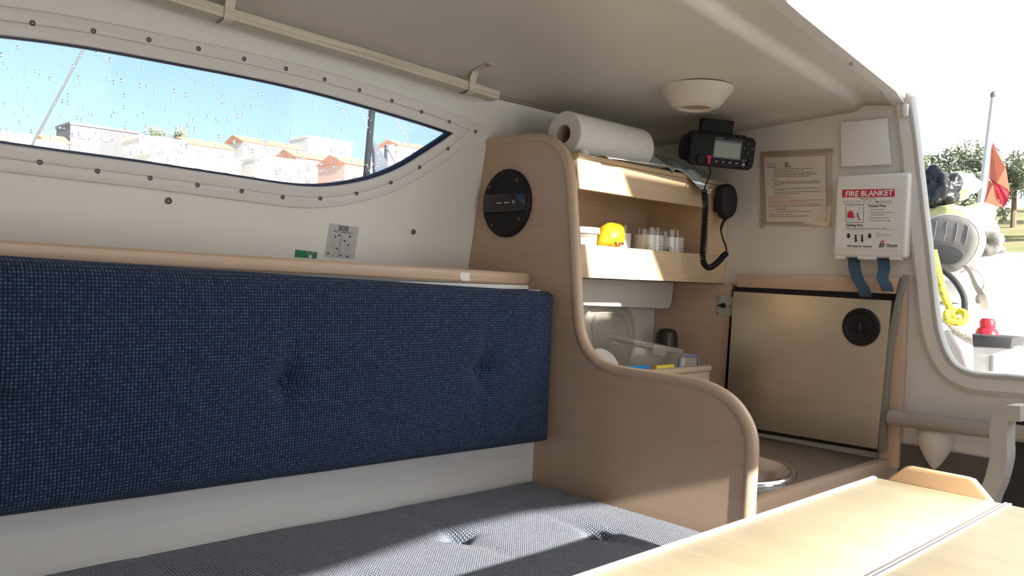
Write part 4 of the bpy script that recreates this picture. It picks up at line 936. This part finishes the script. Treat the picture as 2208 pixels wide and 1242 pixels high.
p = at(1300, 795, 'y', 1.15)
dish('plate', 'grey white plate standing at the front of the dish bin', 0.054, Matrix.Translation((1.385, 1.162, DZ+0.0535)) @ RZm(-12) @ RXm(80))
dish('plate', 'small white saucer standing before the grey plate', 0.040, Matrix.Translation((1.365, 1.135, DZ+0.041)) @ RZm(-12) @ RXm(82))
# big translucent lid leaning behind
TLM = Matrix.Translation((1.630, 1.325, DZ+0.100)) @ RZm(-6) @ RXm(78)
tl = thing('container_lid', (1.61, 1.335, DZ), 'large cloudy rounded square lid leaning behind the lunch box', 'lid')
plate('sheet', [rrect(-0.085, 0.085, -0.096, 0.098, 0.055, 8)], 0.003, 'plast', tl, TLM, 0.001)
plate('rim', [rrect(-0.088, 0.088, -0.099, 0.101, 0.057, 8), rrect(-0.081, 0.081, -0.092, 0.094, 0.052, 8)], 0.009, 'plast', tl, TLM, 0.002)
plate('inner_ridge', [rrect(-0.066, 0.066, -0.077, 0.078, 0.04, 8), rrect(-0.061, 0.061, -0.072, 0.073, 0.037, 8)], 0.006, 'plast', tl, TLM @ Matrix.Translation((0, 0, 0.002)), 0.002)
# clear lunch box
LB = Matrix.Translation((1.628, 1.225, DZ+0.069)) @ RZm(-9) @ RYm(9) @ RXm(4)
lb = thing('lunch_box', (1.645, 1.205, DZ), 'clear lunch box with grey clip lid tilted in the dish bin', 'box')
box('tub', -0.080, 0.080, -0.045, 0.045, -0.056, 0.034, 'plast', lb, 0.010, LB); box('lid', -0.086, 0.086, -0.05, 0.05, 0.034, 0.044, MT['plast'], lb, 0.004, LB)
box('clip', -0.022, 0.022, -0.054, -0.048, 0.018, 0.042, 'plast', lb, 0.002, LB); box('lid_seal', -0.084, 0.084, -0.0505, -0.049, 0.032, 0.036, 'grey', lb, 0.0005, LB)
# dark flask
fk = thing('flask', (1.812, 1.285, -0.376), 'dark brown flask with rounded cap beside the bin', 'flask'); Mf = Matrix.Translation((1.812, 1.285, -0.3755)); brn = principled('dark_brown_plastic', (0.028, 0.020, 0.017), 0.35)
lathe('body', [(0, 0), (0.028, 0), (0.030, 0.004), (0.030, 0.185), (0, 0.185)], brn, fk, 32, Mf)
lathe('cap', [(0, 0.250), (0.014, 0.2495), (0.022, 0.246), (0.027, 0.239), (0.0295, 0.228), (0.031, 0.186), (0, 0.185)], brn, fk, 32, Mf)
# sealed food box right
SB = Matrix.Translation((1.682, 1.146, DZ+0.048)) @ RZm(-12) @ RYm(0)
sb = thing('food_box', (1.688, 1.15, DZ), 'small cloudy food box with blue seal standing on edge at the bin end', 'box')
box('tub', -0.034, 0.034, -0.024, 0.028, -0.046, 0.040, 'plast', sb, 0.012, SB); plate('blue_seal', [rrect(-0.033, 0.033, -0.032, 0.040, 0.016), rrect(-0.029, 0.029, -0.028, 0.036, 0.013)], 0.004, principled('slate_blue_seal', (0.16, 0.20, 0.36), 0.5), sb, SB @ RXm(90) @ Matrix.Translation((0, 0, 0.023)), 0.001)
cb = box('cutting_board', 1.415, 1.53, 1.128, 1.140, DZ, DZ+0.070, 'blue', None, 0.003); meta(cb, 'bright blue cutting board standing behind the bin front', 'board')
sp_ = box('sponge', 1.545, 1.615, 1.1185, 1.127, DZ+0.001, DZ+0.068, 'yel', None, 0.003); meta(sp_, 'yellow sponge standing behind the bin front', 'sponge')

# ================================================================== OUTSIDE
OUT = {}
MT['deck'] = mottled('white_deck', (0.74, 0.74, 0.72), (0.80, 0.80, 0.78), (4, 4, 4), 0.4)
MT['water'] = mottled('harbour_water', (0.10, 0.16, 0.20), (0.16, 0.22, 0.25), (0.6, 0.6, 0.6), 0.15)
WZ = -1.35
bm = bmesh.new(); bmesh.ops.create_grid(bm, x_segments=2, y_segments=2, size=900); wt = finish('water', bm, 'water', None, False, Matrix.Translation((0, 0, WZ))); meta(wt, 'harbour water around the boat', 'water', kind='stuff')
# cockpit seat and coaming, white gelcoat
ck_ = thing('cockpit_seat', (2.9, 0.9, -1.0), 'white moulded cockpit seat outside the companionway', 'seat')
box('seat_top', 1.96, 4.3, 0.30, 1.30, -0.34, -0.29, 'deck', ck_, 0.01); box('seat_front', 1.96, 4.3, 0.30, 0.34, -1.0, -0.34, 'deck', ck_)
box('side_coaming', 1.96, 4.3, 1.20, 1.45, -0.29, -0.08, 'deck', ck_, 0.03); box('cockpit_sole', 1.96, 4.3, -1.3, 0.30, -1.0, -0.95, 'deck', ck_); box('hull_side', 1.96, 4.3, 1.30, 1.44, WZ, -0.29, 'deck', ck_)
box('transom', 4.3, 4.36, -1.3, 1.44, WZ, -0.12, 'deck', ck_)
X0 = 2.55
def ox(px, py, x=X0): return at(px, py, 'x', x)
# white locker box the bag leans on
SEAT = -0.29
b0 = ox(2020, 640, 2.62); b1 = ox(2080, 640, 2.62)
wb = thing('engine_cowl', (2.70, b0.y, SEAT), 'white rounded engine cowl standing in the cockpit', 'cowl')
box('lower_cowl', 2.64, 2.86, b1.y-0.0, b0.y+0.12, SEAT, -0.03, 'deck', wb, 0.03, seg=4); box('upper_cowl', 2.63, 2.87, b1.y-0.006, b0.y+0.125, -0.03, 0.062, 'white', wb, 0.04, seg=5)
# grey backpack
MT['bagg'] = mottled('grey_nylon', (0.17, 0.165, 0.16), (0.21, 0.205, 0.20), (30, 30, 30), 0.8, bump=0.3); MT['bagd'] = principled('dark_grey_mesh', (0.07, 0.07, 0.07), 0.9)
bp_c = ox(2050, 522, 2.66)
bk = thing('backpack', (2.70, bp_c.y, 0.062), 'grey padded backpack resting on the white engine cowl', 'backpack')
BM = frameM((2.66, bp_c.y, bp_c.z), (0, -1, -0.12), (0, 0, 1))
def outl(s, dy=0): return [(x*s, y*s+dy) for x, y in smooth2([(-0.085, 0.055), (-0.05, 0.078), (0.0, 0.082), (0.045, 0.066), (0.072, 0.03), (0.074, -0.01), (0.06, -0.05), (0.03, -0.085), (0.0, -0.092), (-0.05, -0.088), (-0.085, -0.06), (-0.095, 0.0), (-0.085, 0.055)], 4)[:-1]]
plate('pad', [outl(1.0)], 0.09, 'bagg', bk, BM @ Matrix.Translation((0, 0, -0.09)), 0.022)
plate('binding', [outl(1.02), outl(0.93)], 0.012, 'lgrey', bk, BM @ Matrix.Translation((0, 0, -0.022)), 0.004)
plate('pocket', [[(x, y) for x, y in smooth2([(-0.08, -0.02), (-0.04, -0.008), (0.01, -0.010), (0.045, -0.030), (0.030, -0.058), (-0.01, -0.068), (-0.06, -0.060), (-0.085, -0.04), (-0.08, -0.02)], 4)[:-1]]], 0.012, 'bagd', bk, BM @ Matrix.Translation((0, 0, -0.006)), 0.004)
for i in range(4): tube('stitch_fold', [BM @ V((-0.05+i*0.03, 0.06, 0.0)), BM @ V((-0.048+i*0.03, 0.02, 0.001)), BM @ V((-0.05+i*0.03, 0.0, 0.0))], 0.0011, 'bagg', bk, 6)
MT['strapb'] = principled('beige_webbing', (0.34, 0.31, 0.27), 0.85)
ribbon('strap', [ox(*p, 2.6) for p in ((2078, 572), (2092, 588), (2102, 612), (2118, 640), (2124, 668))], 0.020, 'strapb', bk, lambda f: 0.2+0.5*math.sin(f*5))
ribbon('strap', [ox(*p, 2.62) for p in ((2085, 575), (2112, 590), (2122, 612), (2108, 640), (2112, 655))], 0.016, 'strapb', bk, lambda f: 0.5+0.7*math.sin(f*4))
# crumpled things behind: black bag, white cap, yellow jackets
def lump(name, label, cat, pxc, pyc, x, sx, sy, sz, mat, seed, amp=0.35, freq=1.6, facet=False):
    bm = bmesh.new(); bmesh.ops.create_icosphere(bm, subdivisions=4, radius=1); c = ox(pxc, pyc, x)
    for v in bm.verts:
        n_ = noise.noise(v.co*freq+V((seed, 0, 0))); n2 = abs(noise.noise(v.co*freq*2.3+V((0, seed, 0)))); k = 1+amp*n_-amp*0.7*n2; v.co = V((v.co.x*sx*k, v.co.y*sy*k, v.co.z*sz*k))
    o = finish(name, bm, mat, None, 'all' if not facet else True, Matrix.Translation(c)); return meta(o, label, cat)
MT['bbag'] = principled('black_polythene', (0.02, 0.021, 0.025), 0.25); MT['hiviz'] = principled('yellow_fabric', (0.78, 0.74, 0.36), 0.7); MT['dcloth'] = principled('dark_cloth', (0.09, 0.09, 0.09), 0.8)
lump('yellow_jacket', 'yellow foul weather jacket heaped behind the grey backpack', 'jacket', 2056, 490, 2.85, 0.09, 0.135, 0.085, 'hiviz', 2.2, 0.35)
lump('bin_bag', 'crumpled black plastic bag on the yellow jacket', 'bag', 2022, 412, 2.82, 0.05, 0.068, 0.075, 'bbag', 4.1, 0.42, 1.7)
lump('white_bundle', 'white cloth bundle beside the black plastic bag', 'cloth', 2064, 400, 2.90, 0.05, 0.065, 0.042, 'white', 7.7, 0.3)
lump('life_jacket', 'dark grey and pale life jacket beside the grey backpack', 'life jacket', 2122, 525, 2.85, 0.05, 0.06, 0.05, 'bagg', 9.3, 0.45)
# yellow rope hanging with a knot
MT['rope'] = mottled('yellow_rope', (0.50, 0.46, 0.02), (0.66, 0.60, 0.06), (220, 220, 220), 0.8, bump=0.6, lo=0.45, hi=0.5); MT['rope'].node_tree.nodes['Color Ramp'].color_ramp.elements.new(0.34).color = (0.12, 0.13, 0.2, 1)
rp = thing('mooring_rope', ox(2055, 700, 2.42), 'yellow flecked rope hanging in a knot outside the companionway', 'rope')
tube('standing_part', smoothpath([ox(*p, x) for p, x in (((2012, 540), 2.42), ((2024, 592), 2.42), ((2036, 638), 2.42), ((2054, 676), 2.415))], 6), 0.0105, 'rope', rp, 12)
tube('knot', smoothpath([ox(*p, x) for p, x in (((2056, 680), 2.40), ((2042, 675), 2.39), ((2044, 690), 2.38), ((2066, 696), 2.385), ((2082, 688), 2.40), ((2078, 674), 2.42), ((2062, 672), 2.425), ((2052, 682), 2.41), ((2062, 690), 2.395))], 6), 0.0095, 'rope', rp, 12)
hs = tube('fuel_hose', smoothpath([ox(*p, 2.50) for p in ((2020, 575), (2040, 588), (2062, 610), (2078, 640), (2080, 672))], 6), 0.0085, 'dgrey', None, 12); meta(hs, 'dark grey hose looping down beside the yellow rope', 'hose')
MT['wrope'] = mottled('white_rope', (0.35, 0.34, 0.31), (0.66, 0.64, 0.58), (160, 160, 160), 0.9, bump=0.8)
wr = tube('white_rope', smoothpath([ox(*p, 2.46) for p in ((2020, 672), (2040, 692), (2065, 712), (2085, 724), (2110, 735))], 6), 0.018, 'wrope', None, 12); meta(wr, 'thick off white rope lying below the yellow knot', 'rope')
# grey cushioned lower panel (seat side)
pq = [ox(*p, 2.36) for p in ((2020, 690), (2036, 700), (2068, 760), (2092, 830), (2025, 840))]
gp = prism('seat_pad', pq, (0.03, 0, 0), 'grey', None, 0.006); meta(gp, 'light grey cockpit pad leaning inside the companionway edge', 'pad')
gp.data.materials[0] = MT['lgrey']
# bucket bag
c0, c1, c2, c3 = [ox(*p, 2.30) for p in ((2094, 730), (2184, 735), (2184, 812), (2098, 815))]
bgx = thing('rope_bag', (2.35, (c0.y+c1.y)/2, c3.z), 'white rope bag with dark grey collar in the cockpit', 'bag')
prism('pouch', [V((2.30, c0.y, c0.z)), V((2.30, c1.y, c1.z)), V((2.30, c2.y+0.004, SEAT)), V((2.30, c3.y-0.006, SEAT))], (0.09, 0, 0), 'deck', bgx, 0.012)
q0, q1, q2, q3 = [ox(*p, 2.29) for p in ((2094, 720), (2184, 728), (2180, 752), (2096, 748))]
prism('collar', [q0, q1, q2, q3], (0.11, 0, 0), 'bagd', bgx, 0.008)
p = ox(2139, 783, 2.295); box('buckle', 2.29, 2.302, p.y-0.006, p.y+0.006, p.z-0.020, p.z+0.020, 'grey', bgx, 0.002)
p = ox(2128, 727, 2.36); rb = thing('red_bottle', (2.36, p.y, p.z-0.05), 'red bottle with rounded cap standing in the rope bag', 'bottle')
lathe('bottle', [(0, -0.1), (0.026, -0.1), (0.028, 0.008), (0.024, 0.020), (0.017, 0.026), (0, 0.026)], 'redp', rb, 24, Matrix.Translation((2.36, p.y, p.z))); lathe('cap', [(0.018, 0.026), (0.019, 0.040), (0.014, 0.048), (0, 0.05)], 'redp', rb, 24, Matrix.Translation((2.36, p.y, p.z)))
# ensign staff and flag
sf = [at(2145, 205, 'x', 4.2), at(2104, 560, 'x', 4.2)]; sd = (sf[1]-sf[0]).normalized(); foot = sf[1]+sd*((-0.12-sf[1].z)/sd.z)
fs = thing('ensign_staff', foot, 'white ensign staff with a red and orange flag at the stern', 'flag')
tube('staff', [sf[0], foot], [0.016, 0.026], 'white', fs, 14); bm = bmesh.new(); bmesh.ops.create_uvsphere(bm, u_segments=14, v_segments=8, radius=0.02); finish('truck', bm, 'grey', fs, 'all', Matrix.Translation(sf[0]))
MT['flagr'] = principled('red_flag', (0.60, 0.03, 0.05), 0.7); MT['flago'] = principled('orange_flag', (0.72, 0.20, 0.12), 0.7)
for nm_, poly, m_ in (('flag_red', [(2140, 305), (2150, 325), (2156, 348), (2148, 342), (2142, 328)], 'flagr'), ('flag_orange', [(2128, 380), (2140, 312), (2158, 340), (2168, 360), (2176, 410), (2150, 395)], 'flago'), ('flag_red', [(2130, 380), (2152, 394), (2176, 412), (2174, 432), (2164, 446), (2150, 425), (2142, 396)], 'flagr'), ('flag_orange', [(2128, 385), (2141, 396), (2150, 426), (2163, 447), (2122, 442)], 'flago'), ('flag_red', [(2119, 452), (2140, 454), (2138, 498), (2118, 482)], 'flago')):
    pp = [at(a, b, 'x', 4.19+0.010*math.sin(a*0.11+b*0.05)) for a, b in poly]; prism(nm_, pp, (0.003, 0, 0), m_, fs)
# neighbouring white boat close astern
wbt = thing('white_motorboat', (8.5, 2.6, WZ), 'white motorboat hull moored close astern beyond the flag', 'boat')
hl = [(6.3, 3.6), (6.9, 2.9), (9.6, 0.2), (11.0, 1.6), (8.6, 4.0), (7.2, 4.4)]
bm = bmesh.new(); lo_ = [bm.verts.new((8.5+(x-8.5)*0.92, 2.6+(y-2.6)*0.92, WZ-0.1)) for x, y in hl]; hi_ = [bm.verts.new((x, y, 0.36)) for x, y in hl]
for i in range(6): bm.faces.new((lo_[i], lo_[(i+1) % 6], hi_[(i+1) % 6], hi_[i]))
bm.faces.new(hi_); bm.faces.new(lo_[::-1]); finish('hull', bm, 'deck', wbt)
tube('rubbing_strake', [V((x, y, 0.33)) for x, y in hl], 0.03, 'white', wbt, 8)
# far bank, with trees
MT['bank'] = mottled('dry_grass_bank', (0.30, 0.30, 0.13), (0.42, 0.36, 0.20), (0.2, 0.2, 0.2), 0.9)
MT['leaf'] = mottled('pine_leaves', (0.26, 0.30, 0.20), (0.36, 0.39, 0.28), (0.6, 0.6, 0.6), 0.8); MT['bark'] = principled('bark', (0.22, 0.17, 0.13), 0.9)
bm = bmesh.new(); g = []
for i in range(21):
    row = []
    for j in range(13):
        y = -20+j*10; x = [70, 74, 80, 84, 88, 95, 105, 120, 140, 160, 180, 200, 220, 240, 260, 280, 300, 320, 340, 360, 380][i]
        z = [-1.4, 1.0, 3.0, 3.6, 4.2, 5.5, 7.5, 10, 13, 15, 17, 19, 20, 21, 22, 22, 22, 22, 22, 22, 22][i]
        row.append(bm.verts.new((x, y, z+0.6*noise.noise(V((x*0.05, y*0.05, 0))))))
    g.append(row)
for a, b in zip(g, g[1:]):
    for j in range(12): bm.faces.new((a[j], a[j+1], b[j+1], b[j]))
bank = finish('river_bank', bm, 'bank', None, 'all'); meta(bank, 'grassy far bank rising beyond the stern', 'bank', kind='structure')
def tree(name, x, y, z, h, w, seed, label, grp):
    t = thing(name, (x, y, z), label, 'tree', grp); rr = random.Random(seed)
    tube('trunk', [V((x, y, z-0.3)), V((x+0.1*w*rr.uniform(-1, 1), y, z+h*0.5)), V((x, y, z+h*0.85))], [0.05*w, 0.035*w, 0.012*w], 'bark', t, 8)
    bm = bmesh.new()
    cl_ = [(rr.uniform(-0.35, 0.35)*w, rr.uniform(-0.38, 0.38)*w, h*rr.uniform(0.42, 0.92), w*rr.uniform(0.14, 0.26)) for _ in range(16)]
    for cx_, cy_, cz_, cr_ in cl_:
        for _ in range(200):
            d = V((rr.gauss(0, 1), rr.gauss(0, 1), rr.gauss(0, 0.7))).normalized()*cr_*rr.uniform(0.55, 1); s = w*rr.uniform(0.015, 0.034)
            a = V((rr.gauss(0, 1), rr.gauss(0, 1), rr.gauss(0, 1))).normalized(); b2 = a.orthogonal().normalized(); p_ = V((x+cx_, y+cy_, z+cz_))+d
            bm.faces.new([bm.verts.new(q) for q in (p_-a*s-b2*s*0.6, p_+a*s-b2*s*0.6, p_+a*s+b2*s*0.6, p_-a*s+b2*s*0.6)])
    finish('foliage', bm, 'leaf', t, False, recalc=False)
tl_ = [(100, 7.0+1.4*k*3.2, 6.6, 9.5+1.5*math.sin(k*2.1), 6.5) for k in range(0, 10)]
tr = random.Random(11)
tags = 0
for x_, zz, hh, ww, lab in ((96, 5.6, 8.5, 7.0, 'front row'), (112, 8.8, 9.5, 8.0, 'middle row'), (135, 12.2, 10.5, 9.0, 'back row')):
    for k in range(4):
        px = 1870+tags%3*45+k*165+tr.uniform(-12, 12); p = at(px, 500, 'x', x_); tags += 1
        tree('pine_tree', x_+tr.uniform(-3, 3), p.y, zz-0.4, hh*tr.uniform(0.85, 1.12), ww*tr.uniform(0.8, 0.95), tags, 'hazy green tree in the %s on the far wooded bank' % lab, 'trees on the far bank, %s' % lab)
# ---------------- town seen through the window
MT['hill'] = mottled('pale_hillside', (0.42, 0.38, 0.30), (0.55, 0.50, 0.42), (0.05, 0.05, 0.05), 0.9)
def hz(y): return max(-2.0, -2+(y-70)*0.19)
bm = bmesh.new(); g = [[bm.verts.new((x, y, hz(y)+0.5*noise.noise(V((x*0.03, y*0.03, 2))))) for x in range(-120, 300, 15)] for y in range(70, 260, 10)]
for a, b in zip(g, g[1:]):
    for j in range(len(a)-1): bm.faces.new((a[j], a[j+1], b[j+1], b[j]))
hill = finish('town_hill', bm, 'hill', None, 'all'); meta(hill, 'pale hillside under the town across the harbour', 'hill', kind='structure')
MT['wallw'] = principled('white_render', (0.80, 0.78, 0.74), 0.8); MT['wallp'] = principled('pink_render', (0.70, 0.50, 0.42), 0.8); MT['wallg'] = principled('grey_render', (0.17, 0.17, 0.18), 0.8)
MT['roof'] = mottled('clay_tiles', (0.55, 0.25, 0.16), (0.65, 0.33, 0.22), (1, 1, 1), 0.8); MT['wing'] = principled('window_glass_dark', (0.17, 0.17, 0.18), 0.3)
def house(px0, px1, pytop, Y, wallm, roofm, flat, label, grp=None):
    a = at(px0, pytop, 'y', Y); b = at(px1, pytop, 'y', Y); zb_ = hz(Y)-1.0; x0, x1 = a.x, b.x; zt = a.z; dp = 9.0
    t = thing('town_house', ((x0+x1)/2, Y+dp/2, zb_), label, 'house', grp)
    eave = zt if flat else zt-1.8
    box('wall', x0, x1, Y, Y+dp, zb_, eave, wallm, t)
    if flat: box('parapet', x0-0.2, x1+0.2, Y-0.2, Y+dp+0.2, eave, eave+0.5, wallm, t)
    else: prism('roof', [V((x0-0.4, Y-0.5, eave)), V((x0-0.4, Y+dp/2, zt)), V((x0-0.4, Y+dp+0.5, eave))], (x1-x0+0.8, 0, 0), roofm, t)
    wb_ = bmesh.new(); add_box(wb_, -0.55, 0.55, -0.06, 0.06, -0.75, 0.75); wm_ = meshof(wb_, 'wing', False)
    nw = max(1, int((x1-x0)/3.6)); z = eave-1.7; fl_ = 0
    while z > zb_+1.5 and fl_ < 4:
        for k_ in range(nw): inst(wm_, 'window', t, Matrix.Translation((x0+(x1-x0)*(k_+0.5)/nw, Y-0.03, z)))
        z -= 3.0; fl_ += 1
H_ = [(-40, 95, 285, 150, 'wallw', 'roof', False, 'white house with red roof at the bare end of the town'),
      (100, 150, 283, 165, 'wallp', 'roof', False, 'small pink house beside the grey apartment block'),
      (152, 300, 268, 170, 'wallg', 'roof', True, 'long grey flat roofed apartment block on the hill'),
      (302, 400, 296, 150, 'wallw', 'roof', True, 'white flat roofed block beside the grey apartments'),
      (405, 505, 290, 160, 'wallw', 'roof', False, 'white house with red roof below the dark trees'),
      (525, 660, 287, 170, 'wallw', 'roof', False, 'wide white house with a long red roof on the ridge'),
      (640, 740, 318, 140, 'wallp', 'roof', False, 'pink house with red roof below the ridge'),
      (745, 860, 330, 124, 'wallp', 'roof', False, 'pink red roofed house behind the dark mast'),
      (560, 640, 340, 128, 'wallw', 'roof', True, 'low white block before the pink house'),
      (860, 1000, 297, 165, 'wallw', 'roof', False, 'white house with red roof above the moored yacht'),
      (665, 760, 296, 178, 'wallw', 'roof', True, 'white flat block on the ridge behind the pink house'),
      (330, 520, 330, 130, 'wallw', 'roof', True, 'long low white block near the foot of the hill'),
      (860, 990, 325, 140, 'wallw', 'roof', True, 'white flat block below the red roofed house by the yacht'),
      (20, 140, 300, 135, 'wallw', 'roof', True, 'white flat block below the bare end house')]
for h_ in H_: house(*h_)
for i, (px, py, Y, lb_) in enumerate(((332, 277, 185, 'dark tree on the ridge against the grey apartment block'), (382, 274, 188, 'dark tree on the ridge clear of the grey apartment block'))):
    p = at(px, py, 'y', Y); tree('hill_tree', p.x, Y, hz(Y)-1, p.z-hz(Y)+1.6, 5.2, 50+i, lb_, 'trees on the town ridge')
# moored yacht: mast, stays, furled sail, hull
YY = 11.0
def ya(px, py, y=YY): return at(px, py, 'y', y)
m0, m1 = ya(803, 232), ya(789, 388); md_ = (m1-m0).normalized(); mfoot = m1+md_*((-0.55-m1.z)/md_.z); mtop = m0-md_*4.5
yt = thing('moored_yacht', (mfoot.x, YY, WZ), 'moored yacht with dark mast and furled sail seen through the window', 'yacht')
MT['mast'] = principled('dark_mast', (0.014, 0.015, 0.019), 0.8, Specular_IOR_Level=0.2)
tube('mast', [mtop, mfoot], 0.052, 'mast', yt, 12)
tube('stay', [ya(768, 215), ya(800, 292)], 0.008, 'grey', yt, 6); tube('stay', [ya(846, 240), ya(900, 345)], 0.010, 'grey', yt, 6)
sa = [ya(800, 290, YY+0.3), ya(812, 308, YY+0.3), ya(826, 330, YY+0.3), ya(838, 352, YY+0.3), ya(838, 400, YY+0.3), ya(810, 400, YY+0.3), ya(808, 330, YY+0.3)]
prism('furled_sail', sa, (0, 0.10, 0), principled('slate_sailcloth', (0.10, 0.11, 0.14), 0.8), yt, 0.03)
prism('sprayhood', [ya(*q, YY+0.5) for q in ((836, 312), (852, 310), (853, 395), (836, 400))], (0, 0.12, 0), principled('pale_slate_cloth', (0.22, 0.23, 0.26), 0.8), yt, 0.03)
hx = mfoot.x; hb = smooth2([(hx-4.5, 0), (hx-2, 1.1), (hx+1, 1.3), (hx+3.5, 1.0), (hx+3.8, 0), (hx+3.5, -1.0), (hx+1, -1.3), (hx-2, -1.1), (hx-4.5, 0)], 4)[:-1]
plate('hull', [[(a, b+YY) for a, b in hb]], 0.85, 'deck', yt, Matrix.Translation((0, 0, WZ-0.1)), 0.1)
# own rigging wire outside the window
ws = tube('shroud_wire', [at(200, 60, 'y', 2.2), at(183, 100, 'y', 2.2), at(60, 330, 'y', 2.2), at(-40, 510, 'y', 2.2)], 0.0028, principled('wire_grey', (0.11, 0.11, 0.115), 0.6), None, 8); meta(ws, 'thin grey rigging wire slanting across the window view', 'wire')
